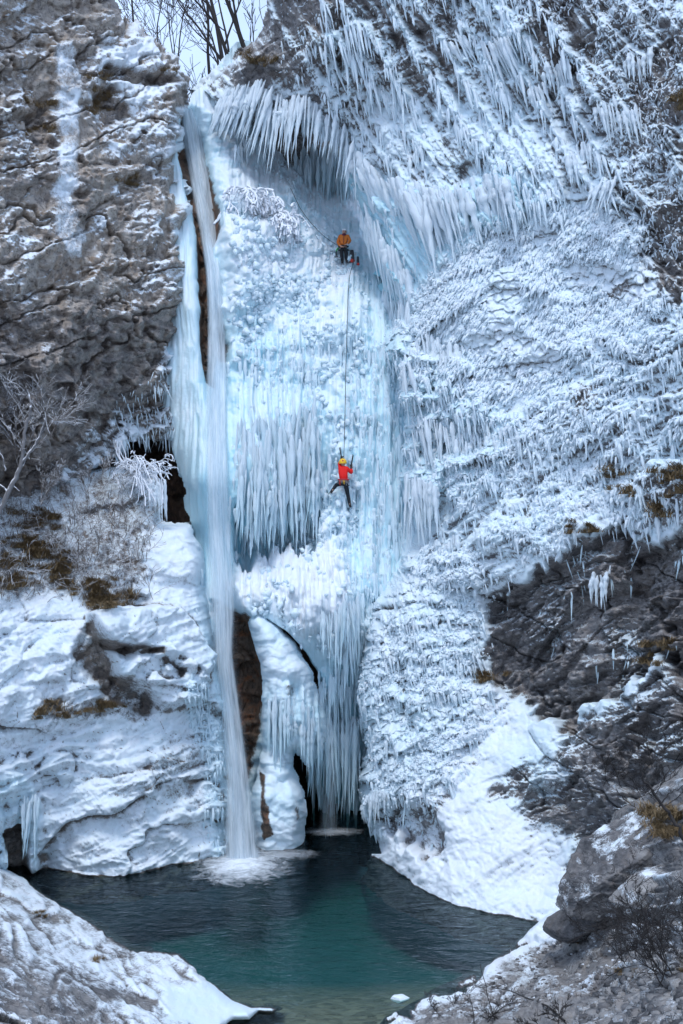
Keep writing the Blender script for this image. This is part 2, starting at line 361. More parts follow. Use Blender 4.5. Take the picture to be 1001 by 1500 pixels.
ice += .18*soft(L, [(280,550),(345,540),(350,860),(300,870)], 14, 4)+.12*soft(L, [(525,900),(525,1220),(430,1220),(470,1000)], 14, 4)
snow = 1.15-1.3*rk; snow = np.where(alc_dark > .3, snow+.5*fbm(P0, 3, 3, 55), snow)
rust = brown*1.0+rock_gap*.6
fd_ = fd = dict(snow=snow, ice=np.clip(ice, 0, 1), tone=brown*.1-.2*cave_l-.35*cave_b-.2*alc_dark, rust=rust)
isice = (rk < .5)
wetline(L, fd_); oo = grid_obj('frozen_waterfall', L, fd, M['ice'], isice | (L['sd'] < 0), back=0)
ice_wall = oo; ice_wall.name = 'ice_wall'; frozen = empty('frozen_waterfall', at(430, 1205, 45)); ice_wall.parent = frozen; ice_wall.matrix_parent_inverse.translation = -frozen.location
tag(frozen, 'huge pale blue frozen waterfall filling the back of the gorge, bulging ice over fluted columns', 'frozen waterfall')
rk_0 = rk
# rock shows in the gaps of the ice
isr = (blur((rk >= .5).astype(float), L['sh'], 1) > 0)
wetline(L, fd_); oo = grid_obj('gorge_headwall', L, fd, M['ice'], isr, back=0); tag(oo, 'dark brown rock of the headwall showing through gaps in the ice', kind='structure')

# ------------------------------------------------------------------ right cliff
PR = [(268,128),(300,108),(340,82),(372,48),(388,0),(392,-90),(1260,-90),(1260,1400),(830,1400),(775,1392),(700,1385),(640,1365),(560,1325),(528,1290),(545,1235),
 (534,1205),(520,1160),(527,1080),(520,1000),(530,930),(545,880),(590,835),(592,780),(598,740),(588,640),(592,560),(572,490),(592,462),(572,440),(556,400),(540,345),(524,300),
 (512,262),(520,232),(496,205),(470,185),(440,172),(415,186),(392,172),(365,186),(340,172),(322,178),(305,162),(285,150)]
W1 = layer(PR,
 [(285,140,52.5),(330,100,52),(385,20,51),(400,-60,50),(330,185,51.3),(400,190,51.2),(450,180,51),(500,200,50.5),(520,260,50),(540,350,49),(565,420,47.3),(590,470,45.8),
  (450,60,49),(520,100,47.8),(600,0,45),(600,100,45.6),(600,250,46),(620,400,44.8),(700,0,42.5),(700,200,43),(700,350,42.5),(800,0,40),(800,200,40.5),(800,400,40),
  (900,0,38),(900,300,38),(1000,0,36),(1000,300,36),(1000,500,34.5),(600,550,44),(600,700,43.5),(600,800,43.5),(700,500,41.5),(700,650,41),(700,780,39.5),(800,600,38.5),
  (850,700,37),(950,700,34.5),(540,900,42.3),(530,1000,41.5),(525,1150,41),(545,1240,39.9),(600,900,40.5),(600,1000,39.5),(600,1150,38.5),(600,1290,36.9),(640,1322,34.9),
  (700,1340,33.6),(775,1352,32.9),(700,1250,35),(780,1280,34),(830,1250,33.5),(720,900,38.6),(730,1000,38),(800,850,36.2),(850,950,35.6),(850,1100,34.5),(1000,850,32.3),
  (1000,1000,31),(1000,1150,29.5),(750,1150,36),(900,1200,31),(1200,0,32),(1200,500,30),(1200,1000,27),(640,1390,34.6),(775,1420,32.6),(540,1300,39.6)],
 1.45, rag=4, roll=4, rollw=26, rollmask=lambda x, y: np.where((x > 530) & (y > 1250), 0, np.where((x < 560) & (y < 460), .5, 1)))
L = W1; px, py, U, V, P0 = L['px'], L['py'], L['U'], L['V'], L['Q']
dark = soft(L, [(708,872),(740,862),(790,830),(840,795),(868,765),(905,772),(960,800),(1001,770),(1260,700),(1260,1160),(1001,1010),(960,960),(900,1010),(850,1030),(835,1060),(790,1060),(750,1010),(715,985),(708,930)], 9, 12)
dark2 = soft(L, [(730,1160),(800,1110),(850,1060),(900,1030),(960,990),(1260,900),(1260,1420),(860,1420),(835,1240),(800,1215),(760,1190)], 22, 16)
hole = soft(L, [(590,1165),(630,1180),(650,1240),(640,1262),(600,1240),(565,1215),(552,1195)], 12, 10)
topr = soft(L, [(280,125),(390,-90),(760,-90),(700,60),(640,140),(560,120),(520,200),(440,130),(340,130),(310,150)], 30, 16)
toprr = soft(L, [(700,-90),(1260,-90),(1260,460),(960,440),(900,300),(860,150),(800,60)], 30, 20)
ribs = soft(L, [(420,60),(560,-90),(860,-90),(900,280),(820,300),(700,330),(620,300),(520,230),(480,130)], 30, 14)
cols = soft(L, [(505,200),(540,250),(640,280),(760,250),(800,300),(735,330),(650,385),(600,450),(560,450),(500,260)], 14, 8)
scal = soft(L, [(735,335),(820,300),(940,330),(960,450),(860,500),(800,560),(700,600),(640,560),(575,490),(600,440),(660,390)], 20, 6)
bulb = soft(L, [(575,480),(640,540),(720,590),(760,620),(740,700),(680,720),(610,760),(590,700),(590,560)], 18, 8)
lump = soft(L, [(590,835),(640,800),(700,830),(712,880),(706,980),(740,1010),(640,1180),(560,1220),(515,1180),(515,980),(540,880)], 20, 8)
slop = soft(L, [(760,620),(850,500),(1001,400),(1260,380),(1260,760),(1001,760),(860,760),(700,860),(620,830),(620,760),(690,720)], 24, 12)
apron = soft(L, [(560,1200),(640,1150),(720,1000),(780,1070),(730,1160),(830,1230),(860,1420),(540,1420),(530,1270)], 24, 8)
wp = fbm(P0, .5, 3, 5); w2 = fbm(P0, 1.6, 3, 8)
q = P0.copy(); ur, vr = rot(P0[:, 0], P0[:, 2], -58); q[:, 0] = ur; q[:, 2] = vr       # along the leaning ribs
rib1 = ridged(q, (.22, .4, 1.1), 3, 61); rib2 = ridged(q, (.8, 1, 3.6), 3, 64)
q2 = P0.copy(); ur, vr = rot(P0[:, 0], P0[:, 2], 33); q2[:, 0] = ur; q2[:, 2] = vr      # along the bedding, rising to the right
bed = ridged(q2, (.3, .4, 1.3), 3, 67); bed2 = ridged(q2, (1.2, 1.2, 4.5), 3, 68)
B1, F1a, F2a, _ = bulbs(U+wp*.3, V, .62, 71, .45, 1.0); B2, F1b, F2b, _ = bulbs(U+w2*.12, V+w2*.1, .27, 72, .55, 1.0); B3, F1c, _, _ = bulbs(U, V+w2*.1, .15, 73, .5, 1.1)
fl1 = ridged(q, (.12, .5, 1.9), 2, 74); fl2 = ridged(q, (.3, 1, 4.6), 2, 75)
FA = facets(U, V, 3.4, 1.5, 36, 81, .8, .3, wp*1.5); FB = facets(U, V, 1.2, .5, 36, 82, .8, .3, wp); FC = facets(U, V, .42, .22, 36, 83, .8, .3, w2)
w0 = fbm(P0, 3.2, 3, 113); crk = np.abs(vnoise(np.stack([(U-V*1.4)*.3, 0*U, (V+U*.7)*.75], 1), 1., 120)+.3*w2+.08*w0)
rockh = fractured(U, V, 3.0, 182, 36, .42, 5, .06, wp+.3*w0)*.8+blocky(U, V, .36, 181, [(35, .9)], wp, 2)*.45-.4*(1-sstep(0, .06, crk))+fbm(P0, 2.5, 4, 84)*.14+.06*fbm(P0, 9, 3, 89)
big = fbm(P0, .22, 3, 85)
dk = np.clip(dark+dark2*.85, 0, 1)
h = big*1.1
h += dk*rockh - dark*1.0
nd = 1-dk
h += nd*(1-.8*apron)*.35*facets(U, V, 2.6, 1.4, 30, 86, .8, .1, wp)[0]
h += nd*ribs*(.50*rib1+.26*rib2+.10*B3+.25*blocky(U, V, .7, 191, [(-58, .8), (30, .4)], wp, 3))
h += nd*np.clip(topr+toprr, 0, 1)*(blocky(U, V, .6, 196, [(-50, .8), (35, .5)], wp, 4)*.6+.12*B2+.07*rib2)
edge_c = soft(L, [(500,240),(570,400),(610,470),(610,840),(560,860),(520,420),(490,260)], 12, 5); fl3 = ridged(q, (.8, 1, 9), 2, 76)
h += np.maximum(cols, edge_c)*(.34*fl1+.26*fl2+.10*fl3+.05*B3)
dr1 = ridged(np.stack([U*3.0+.9*w2, 0*U, V*.7], 1), 1., 2, 198); dr2 = ridged(np.stack([U*7+w2, 0*U, V*1.6], 1), 1., 2, 199)
h += scal*(.16*B1+.20*B2+.05*B3+.06*dr2) + bulb*(.42*B1+.18*B2+.14*dr1+.05*dr2) + lump*(.34*B1+.18*B2+.08*B3+.16*dr1+.07*dr2+.2*blocky(U, V, .6, 193, [(20, .8)], wp, 2))
h += nd*slop*(.22*bed+.10*bed2+.10*B2+.06*B3+.06*dr2+.42*blocky(U, V, .5, 186, [(33, 1.), (-55, .25)], wp, 4))
h += apron*nd*(.12*fbm(P0, 1.1, 5, 87)+.07*fbm(P0, 5, 3, 188)+.12*blocky(U, V, .5, 189, [(33, 1.), (-50, .4)], wp, 3)+.08*bed) - 1.0*hole
h += fbm(P0, 4, 3, 88)*.05
# stepped ledges with icicle rows
for yl, a in ((500, .5), (585, .6), (640, .55), (700, .6), (765, .5)):
    t = py-(yl+22*wp*2-(px-620)*.30+16*w2); h += (bulb+scal*.3+slop*.1)*a*.75*np.exp(-(np.clip(t, -60, 0)/22)**2)*np.exp(-(np.clip(t, 0, 60)/4)**2)
finish(L, h, .10*(scal+bulb+lump)*np.clip(B2, 0, 1))
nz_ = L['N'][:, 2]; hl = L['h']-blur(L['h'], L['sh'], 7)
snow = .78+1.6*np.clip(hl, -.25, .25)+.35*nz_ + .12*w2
snow += -.20*np.clip(topr, 0, 1)-.24*toprr-.10*ribs+.25*cols+.12*scal+.2*bulb+.04*lump-.02*slop+.02*apron-.34*apron*sstep(.0, .5, fbm(P0, .9, 4, 194))+.16*apron*fbm(P0, 7, 3, 195)
snow += nd*ribs*.25*rib1
snow = snow*(1-dk) + dk*(.02+.42*sstep(.3, .8, nz_)+.35*fbm(P0, .8, 3, 93)*1.3)
snow += .35*dark2*(1-dark)*sstep(-.1, .4, fbm(P0, .35, 3, 94)) - .45*hole*(.5+w2)
snow -= .5*soft(L, [(372,48),(392,-90),(560,-90),(500,40),(420,110),(300,135)], 14, 10)*(1-.6*sstep(.1, .5, fbm(P0, 1.2, 3, 95)))
for pl in ([(770,20),(800,10),(830,60),(815,140),(790,90)], [(930,100),(1001,60),(1001,200),(940,180)], [(950,300),(1260,280),(1260,480),(960,430)], [(735,500),(760,495),(740,560)],
           [(840,570),(870,565),(880,590),(850,600)], [(860,440),(905,400),(930,420),(880,455)], [(690,655),(740,640),(745,670),(700,700)],[(935,700),(1100,690),(1100,790),(950,760)]):
    snow -= .45*soft(L, pl, 10, 10)*nd
ice = .16+.30*cols+.16*bulb+.05*ribs*np.clip(rib1, 0, 1)+.12*fbm(P0, .4, 3, 96)+.22*soft(L, [(505,240),(600,440),(600,830),(560,860),(540,420),(500,300)], 22, 6)-.06*scal - .12*apron
snow = np.where(soft(L, [(505,240),(560,400),(600,470),(600,820),(560,860),(530,420),(495,260)], 14, 6) > .5, np.maximum(snow, .8), snow)
fd_ = f1d = dict(snow=snow, ice=np.clip(ice, 0, 1), tone=.15*topr+.1*toprr+.05*dark, rust=.35*topr+.5*toprr+.2*dark)
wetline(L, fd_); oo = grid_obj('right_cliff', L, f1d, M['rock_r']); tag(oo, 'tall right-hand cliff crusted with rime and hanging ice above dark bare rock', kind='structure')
right_cliff = oo; snow_r1 = snow; hl_r1 = hl; P0_r1 = P0

# ------------------------------------------------------------------ left cliff
V_r1 = V
W2 = layer([(-260,-90),(168,-90),(178,20),(205,30),(238,62),(262,80),(276,108),(274,150),(264,185),(266,240),(278,290),(276,360),(268,440),(266,520),(272,580),(277,640),
  (262,655),(240,650),(212,655),(190,700),(180,760),(-260,800)],
 [(275,120,50.5),(200,20,50),(150,-60,49),(0,-60,43),(0,200,41),(100,200,44.5),(200,200,47.5),(265,250,49),(0,450,38.5),(100,450,41.5),(200,450,44.5),(270,450,46.5),
  (0,600,38.8),(100,600,42),(200,600,45.3),(270,620,46),(0,700,40.5),(100,700,43.6),(200,690,46.3),(270,760,47.3),(-200,200,36),(-200,600,33)],
 1.6, rag=5, roll=3.5, rollw=22)
L = W2; px, py, U, V, P0 = L['px'], L['py'], L['U'], L['V'], L['Q']
wp = fbm(P0, .5, 3, 5); w2 = fbm(P0, 1.6, 3, 8)
FA = facets(U, V, 2.6, 2.2, 12, 101, .8, .3, wp*1.5); FB = facets(U, V, 1.0, .7, 8, 102, .8, .3, wp); FC = facets(U, V, .42, .27, -10, 103, .8, .3, w2); FD = facets(U, V, .19, .13, 20, 104, .8, .3, w2)
q2 = P0.copy(); ur, vr = rot(P0[:, 0], P0[:, 2], 30); q2[:, 0] = ur; q2[:, 2] = vr
bed = ridged(q2, (.35, .5, 1.6), 3, 106)
q3 = P0.copy(); ur, vr = rot(P0[:, 0], P0[:, 2], -8); q3[:, 0] = ur; q3[:, 2] = vr
bed3 = ridged(q3, (.3, .5, 1.3), 3, 107)
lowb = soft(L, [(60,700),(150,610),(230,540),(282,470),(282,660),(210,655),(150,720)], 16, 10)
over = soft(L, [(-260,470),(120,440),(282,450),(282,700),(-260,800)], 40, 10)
w0 = fbm(P0, 3.2, 3, 113); FR = fractured(U, V, 2.7, 114, 14, .72, 5, .07, wp+.3*w0)
crk = np.abs(vnoise(np.stack([U*.35+V*.12, 0*U, V*.9-U*.3], 1), 1., 119)+.35*w2+.1*w0)
h = .7*fbm(P0, .25, 3, 105) + FR*.72 + blocky(U, V, .35, 111, [(10, .8)], wp, 2)*.4 + fbm(P0, 3, 4, 108)*.14 - .45*(1-sstep(0, .07, crk))
h += lowb*.5*bed
smear = soft(L, [(84,60),(105,55),(122,120),(118,215),(108,300),(128,350),(122,378),(95,380),(80,340),(76,270),(88,215),(80,120)], 7, 5)
h = h*(1-.45*smear) + smear*.15
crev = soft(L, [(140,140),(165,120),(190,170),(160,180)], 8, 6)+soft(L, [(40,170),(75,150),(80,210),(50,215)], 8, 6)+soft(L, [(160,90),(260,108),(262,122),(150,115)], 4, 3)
h -= .7*crev + 1.6*soft(L, [(120,700),(205,650),(280,660),(280,800),(100,800)], 12, 4)
finish(L, h)
nz_ = L['N'][:, 2]; hl = L['h']-blur(L['h'], L['sh'], 9)
right_s = soft(L, [(130,30),(205,40),(282,100),(282,420),(200,430),(150,330),(130,200)], 30, 20)
snow = .07+.42*sstep(.2, .75, nz_)+.18*right_s+.50*w2+.25*fbm(P0, 5, 3, 112)+.15*fbm(P0, .5, 3, 110) - .42*over + .8*np.clip(hl, -.2, .2)
snow += lowb*(.52+.35*bed) + .36*soft(L, [(150,60),(200,60),(240,90),(200,200),(160,230)], 18, 14)
snow = np.maximum(snow, smear*(.62+.3*w2))
snow = snow - .35*np.clip(crev, 0, 1)
snow += .5*soft(L, [(258,160),(280,160),(284,480),(270,640),(255,560),(262,400)], 6, 6)
fd_ = f2d = dict(snow=snow, ice=np.clip(.02+.12*soft(L, [(256,200),(284,200),(284,640),(262,640)], 8, 6), 0, 1), tone=.28-.35*over-.3*crev, rust=.55+.4*soft(L, [(-260,-90),(80,-90),(90,160),(-260,260)], 40, 20)-.3*over)  # shade under the overhang is painted into tone; crevices are darker too
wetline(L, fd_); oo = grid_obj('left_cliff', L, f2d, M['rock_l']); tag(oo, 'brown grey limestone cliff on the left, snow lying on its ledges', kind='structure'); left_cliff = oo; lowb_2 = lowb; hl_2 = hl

# ------------------------------------------------------------------ left buttress under the cliff
W3 = layer([(-260,735),(0,722),(60,702),(120,694),(170,690),(232,700),(240,762),(278,772),(296,800),(304,860),(318,930),(330,1010),(338,1080),(338,1160),(330,1200),(328,1300),
  (240,1310),(155,1325),(50,1320),(-260,1330)],
 [(0,730,41),(100,705,43),(200,695,44.2),(235,720,43.7),(0,850,37.4),(100,870,38.6),(200,850,40.2),(260,790,41.7),(285,790,42.2),(300,900,41.2),(0,950,36.2),(100,950,37.5),
  (150,910,38),(200,980,38.8),(250,1000,39.3),(320,1000,40.7),(0,1100,36.3),(100,1100,37.5),(250,1100,38.6),(325,1100,40.4),(0,1200,36.8),(50,1275,38.3),(155,1282,37.7),
  (240,1266,39),(330,1250,40.4),(-200,900,31),(-200,1200,32),(50,1330,38.2),(155,1330,37.6),(330,1320,40.2)],
 1.55, rag=3, roll=3, rollw=20, rollmask=lambda x, y: np.where(y > 1240, 0, 1))
L = W3; px, py, U, V, P0 = L['px'], L['py'], L['U'], L['V'], L['Q']
wp = fbm(P0, .5, 3, 5); w2 = fbm(P0, 1.6, 3, 8)
hill = soft(L, [(-260,700),(240,690),(235,760),(205,850),(190,890),(120,880),(0,870),(-260,880)], 14, 12)
dome = soft(L, [(210,800),(240,765),(290,775),(310,860),(335,1050),(300,1000),(255,960),(220,900)], 18, 5)
lobe1 = soft(L, [(133,905),(160,893),(260,890),(310,960),(300,1000),(240,958),(170,952),(145,930)], 8, 4)
lobe2 = soft(L, [(165,960),(240,955),(300,1000),(290,1030),(240,1040),(222,1020),(165,990)], 7, 4)
und = soft(L, [(150,938),(232,952),(232,958),(175,956),(155,948)], 4, 2)+soft(L, [(100,960),(135,915),(150,940),(165,990),(215,1010),(230,1035),(225,1045),(165,1030),(130,985)], 8, 6)*.7
vice = soft(L, [(260,1000),(300,1000),(338,1080),(338,1200),(330,1260),(310,1260),(300,1100)], 12, 5)
icef = soft(L, [(-260,1180),(30,1130),(62,1180),(60,1275),(44,1278),(40,1240),(30,1230),(0,1290),(-260,1290)], 8, 3)
cavel = soft(L, [(8,1215),(36,1210),(42,1285),(8,1290)], 6, 4)
FA = facets(U, V, 3.4, 1.5, 22, 121, .7, .2, wp*1.6); FB = facets(U, V, 1.5, .6, 22, 122, .8, .25, wp*1.3); FC = facets(U, V, .5, .24, 20, 123, .8, .25, w2)
B1, _, _, _ = bulbs(U+wp*.4, V, 1.0, 124, .3); B2, _, _, _ = bulbs(U, V, .32, 125, .4)
q2 = P0.copy(); ur, vr = rot(P0[:, 0], P0[:, 2], 18); q2[:, 0] = ur; q2[:, 2] = vr
bed = ridged(q2, (.3, .5, 1.2), 4, 126)
h = .7*fbm(P0, .25, 3, 127)+(1-dome)*(1-.6*hill)*(FA[0]*.5+blocky(U, V, .5, 134, [(22, .8), (-50, .35)], wp, 4)*.34+.10*bed)+fbm(P0, 1.3, 6, 128, .58)*.26
h += hill*(.25*fbm(P0, 1.2, 4, 129)+.18*fbm(P0, 4, 3, 130)) + dome*(.18*B1+.04*B2+.10*ridged(q2, (.5, 1, 3.0), 2, 131))
h += 1.25*lobe1 + .95*lobe2 - .9*np.clip(und, 0, 1) + vice*(.22*ridged(P0, (1., 1, 4.2), 2, 132)+.1*B2) - 1.2*cavel + icef*(.3+.2*ridged(P0, (4, 1, .4), 2, 133))
finish(L, h)
nz_ = L['N'][:, 2]; hl = L['h']-blur(L['h'], L['sh'], 6)
crease = np.clip(-hl-.05, 0, .3)
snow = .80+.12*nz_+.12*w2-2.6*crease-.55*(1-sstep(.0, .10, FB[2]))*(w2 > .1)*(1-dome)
snow -= hill*(.30+.35*w2) ; snow -= .75*np.clip(und, 0, 1)*sstep(-.4, .5, w2+.2) + .8*cavel
snow -= .30*soft(L, [(60,1020),(230,1040),(225,1055),(120,1052),(55,1045)], 6, 5)
snow -= .28*soft(L, [(240,1080),(300,1060),(320,1180),(200,1180),(140,1160),(190,1140)], 14, 14)*(.5+w2)
fd_ = f3d = dict(snow=snow, ice=np.clip(.08+.3*dome*sstep(270, 320, px)+.22*vice+.2*icef+.06*w2, 0, 1), tone=-.05+0*px, rust=.3+.3*hill)
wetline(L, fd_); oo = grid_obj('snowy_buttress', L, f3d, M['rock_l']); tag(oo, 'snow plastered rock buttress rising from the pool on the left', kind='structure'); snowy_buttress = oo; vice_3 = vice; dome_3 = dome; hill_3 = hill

# ------------------------------------------------------------------ near shore rocks
W4 = layer([(-330,1240),(0,1272),(40,1290),(62,1306),(100,1326),(150,1352),(195,1384),(235,1390),(262,1395),(292,1424),(340,1462),(368,1473),(396,1472),(414,1477),(400,1486),(380,1484),(366,1496),(344,1496),(330,1506),(330,1660),(-330,1660)],
 [(0,1272,36.5),(45,1290,37.1),(100,1325,34.6),(200,1390,30.8),(240,1392,30.4),(300,1437,27.9),(372,1474,26.5),(420,1477,26.5),(330,1500,25.3),(0,1350,27.5),(0,1500,18.5),(100,1400,27.4),(100,1500,20.6),
  (200,1500,23.6),(200,1450,26.8),(-250,1500,14),(-250,1300,24),(330,1640,20),(0,1640,15)],
 1.6, rag=4, roll=.6, rollw=14, tx=62.)
L = W4; px, py, P0, U, V = L['px'], L['py'], L['Q'], L['U'], L['V']*1.5
wp = fbm(P0, .6, 3, 5); w2 = fbm(P0, 2.2, 3, 8)
FA = facets(U, V, 2.6, 1.0, -50, 141, .8, .25, wp*1.6); FB = facets(U, V, .9, .4, -50, 142, .8, .3, wp*1.3); FC = facets(U, V, .3, .17, -40, 143, .8, .3, w2)
near = 1-soft(L, [(300,1440),(440,1460),(440,1520),(240,1500),(250,1450)], 14, 5)
h = near*(.12*fbm(P0, .4, 3, 145)+FA[0]*.26+blocky(U, V, .9, 148, [(-48, .8), (30, .3)], wp, 4)*.26+fbm(P0, 3, 5, 146)*.12)+.06*w2*(1-near)+.03*fbm(P0, 4, 3, 147)
hsd = np.clip(L['sd']/12, 0, 1); h = h*hsd
finish(L, h)
nz_ = L['N'][:, 2]; hl = L['h']-blur(L['h'], L['sh'], 6)
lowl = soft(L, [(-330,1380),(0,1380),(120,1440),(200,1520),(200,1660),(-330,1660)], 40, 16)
snow = .54+3.0*np.clip(hl, -.12, .1)+.1*nz_+.26*w2-.28*lowl+.3*(1-near) - .45*soft(L, [(140,1452),(185,1455),(230,1470),(222,1478),(160,1470)], 5, 4)  # thinner snow bares rock and greys the lower left, putting shade into the colour
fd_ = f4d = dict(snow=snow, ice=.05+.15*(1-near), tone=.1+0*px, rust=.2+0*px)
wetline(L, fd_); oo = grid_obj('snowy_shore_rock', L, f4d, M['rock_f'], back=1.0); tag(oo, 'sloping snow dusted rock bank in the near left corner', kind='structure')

W5 = layer([(545,1515),(565,1490),(600,1468),(650,1440),(700,1414),(745,1388),(765,1372),(780,1355),(800,1340),(830,1330),(860,1280),(900,1190),(960,1150),(1001,1120),(1330,1060),(1330,1660),(545,1660)],
 [(555,1500,25.9),(600,1470,27.1),(680,1425,29),(740,1388,30.9),(775,1362,32.3),(830,1370,29.8),(850,1360,29.3),(900,1350,27.4),(900,1450,22.4),(800,1500,21.5),(700,1500,23.6),(1000,1500,16.5),
  (1000,1350,21.5),(1000,1200,25.5),(900,1250,28.5),(1250,1500,13),(1250,1200,19),(560,1640,20),(1000,1640,13),(960,1160,28)],
 1.6, rag=2, roll=.8, rollw=14, tx=62.)
L = W5; px, py, P0, U, V = L['px'], L['py'], L['Q'], L['U'], L['V']*1.5
wp = fbm(P0, .6, 3, 5); w2 = fbm(P0, 2.2, 3, 8)
FA = facets(U, V, 3.2, .9, 30, 151, .8, .25, wp*1.6); FB = facets(U, V, 1.0, .3, 30, 152, .8, .3, wp*1.3); FC = facets(U, V, .32, .14, 30, 153, .8, .3, w2)
screem = soft(L, [(850,1500),(900,1440),(1001,1430),(1330,1400),(1330,1660),(800,1660)], 14, 8)
h = (.12*fbm(P0, .4, 3, 155)+FA[0]*.34+blocky(U, V, .7, 159, [(30, .9), (-50, .3)], wp, 4)*.34)*(1-.7*screem)+fbm(P0, 3, 5, 156)*.16
h *= np.clip(L['sd']/12, 0.05, 1)
finish(L, h)
nz_ = L['N'][:, 2]; hl = L['h']-blur(L['h'], L['sh'], 6)
snow = .20+.9*np.clip(hl, -.12, .12)*2+.45*w2+.1*fbm(P0, .7, 3, 158)+.55*(1-sstep(6, 34, L['sd']))*(px < 800)+.2*soft(L, [(640,1440),(760,1400),(820,1420),(700,1500)], 20, 12)
snow += .5*soft(L, [(760,1372),(800,1335),(830,1335),(836,1365),(790,1382)], 8, 8)-.3*screem
fd_ = f5d = dict(snow=snow, ice=.04+0*px, tone=.2+.1*w2, rust=.25+0*px)
wetline(L, fd_); oo = grid_obj('bare_shore_slab', L, f5d, M['rock_f'], back=1.0); tag(oo, 'grey rock slab sloping into the pool in the near right corner', kind='structure')

# ------------------------------------------------------------------ ground under and round the pool, water
n = 260
gx = np.sinh(np.linspace(-4.4, 4.4, n))*7; gy = 22+np.sinh(np.linspace(-4.2, 4.2, n))*8
GX, GY = np.meshgrid(gx, gy); Q = np.stack([GX.ravel(), GY.ravel(), 0*GX.ravel()], 1)
r = np.sqrt(((GX+1.0)/9.5)**2+((GY-38)/13.0)**2).ravel()
sh_ = sstep(25.5, 39.5, Q[:, 1]+1.0*fbm(Q, .15, 3, 159)+.12*Q[:, 0])
z = -(.28+2.2*sh_)*(1-sstep(.55, 1.1, np.abs(Q[:, 0]+1)/12.5))-.10+.05*fbm(Q, 1.5, 4, 160)+.03*fbm(Q, 6, 3, 163)
z = z + .9*sstep(9, 14, np.abs(Q[:, 0]+1))*(1-sstep(30, 36, Q[:, 1])) - .12*(r > 1)*(np.abs(Q[:, 0]+1) < 9)
z = z + 22*sstep(64, 130, Q[:, 1]) + 5*sstep(40, 160, np.abs(Q[:, 0]))*(.6+.8*fbm(Q, .02, 3, 166))
b = NB('pool bed gravel'); n1 = b.noise(3.5, 5, .6); vo = b.n('TexVoronoi'); vo.inputs['Scale'].default_value = 5; b.l(b.obj(), vo.inputs['Vector'])
peb = b.mix(b.math('MULTIPLY', vo.outputs['Color'], 1.0), (.13, .095, .07), (.42, .32, .24))
sep = b.n('SeparateXYZ'); b.l(b.obj(), sep.inputs[0])
deep = b.mapr(sep.outputs['Z'], -.45, -1.7)
silt = b.mix(b.noise(.7, 5), (.006, .075, .08), (.014, .135, .132))
c = b.mix(deep, peb, silt)
c = b.mix(b.math('MULTIPLY', b.mapr(sep.outputs['Z'], .35, .7), b.mapr(b.noise(2, 6), .42, .55)), c, (.8, .83, .87))
b.l(b.bsdf(c, .8, b.bump(vo.outputs['Distance'], .6, .03)).outputs[0], b.out.inputs['Surface'])
idx = np.arange(n*n).reshape(n, n); F = np.stack([idx[:-1, :-1], idx[:-1, 1:], idx[1:, 1:], idx[1:, :-1]], 2 if False else -1).reshape(-1, 4)
tag(mesh_np('ground', np.stack([Q[:, 0], Q[:, 1], z], 1), F, None, b.m), kind='structure')
# water surface: real ripples plus fine ones in the material
nx_, ny_ = 340, 360
wx = np.linspace(-13, 13, nx_); wy = np.linspace(6, 50, ny_); WX, WY = np.meshgrid(wx, wy); Q = np.stack([WX.ravel(), WY.ravel(), 0*WX.ravel()], 1)
z = .020*fbm(Q, (1.0, 2.0, 1), 3, 170)+.012*ridged(Q, (2.2, 4.2, 1), 2, 173)
d = np.hypot(Q[:, 0]+3.25, Q[:, 1]-39.6); z += .03*np.sin(d*6)*np.exp(-d*.45)+.05*np.exp(-(d/1.0)**2)*fbm(Q, 3, 3, 175)
b = NB('pool water'); nz1 = b.noise(1.9, 4, .5, b.mapped((1, 1.6, 1)), .5); nz2 = b.noise(6, 2, .5, b.mapped((1, 1.5, 1)))
hh = b.math('ADD', b.math('MULTIPLY', nz1, 1.), b.math('MULTIPLY', nz2, .35)); nb = b.bump(hh, .7, .09)
fr = b.n('Fresnel'); fr.inputs['IOR'].default_value = 1.33; b.l(nb, fr.inputs['Normal'])
gl = b.n('BsdfGlossy'); gl.inputs['Roughness'].default_value = .06; b.l(nb, gl.inputs['Normal']); gl.inputs['Color'].default_value = (.55, .62, .66, 1)
tr = b.n('BsdfTransparent'); tr.inputs['Color'].default_value = (.66, .84, .82, 1)
mx = b.n('MixShader'); b.l(fr.outputs[0], mx.inputs[0]); b.l(tr.outputs[0], mx.inputs[1]); b.l(gl.outputs[0], mx.inputs[2]); b.l(mx.outputs[0], b.out.inputs['Surface'])
idx = np.arange(nx_*ny_).reshape(ny_, nx_); F = np.stack([idx[:-1, :-1], idx[:-1, 1:], idx[1:, 1:], idx[1:, :-1]], -1).reshape(-1, 4)
tag(mesh_np('pool_water', np.stack([Q[:, 0], Q[:, 1], z], 1), F, None, b.m), 'dark teal pool at the foot of the waterfall, brown and shallow near the shore', kind='structure')
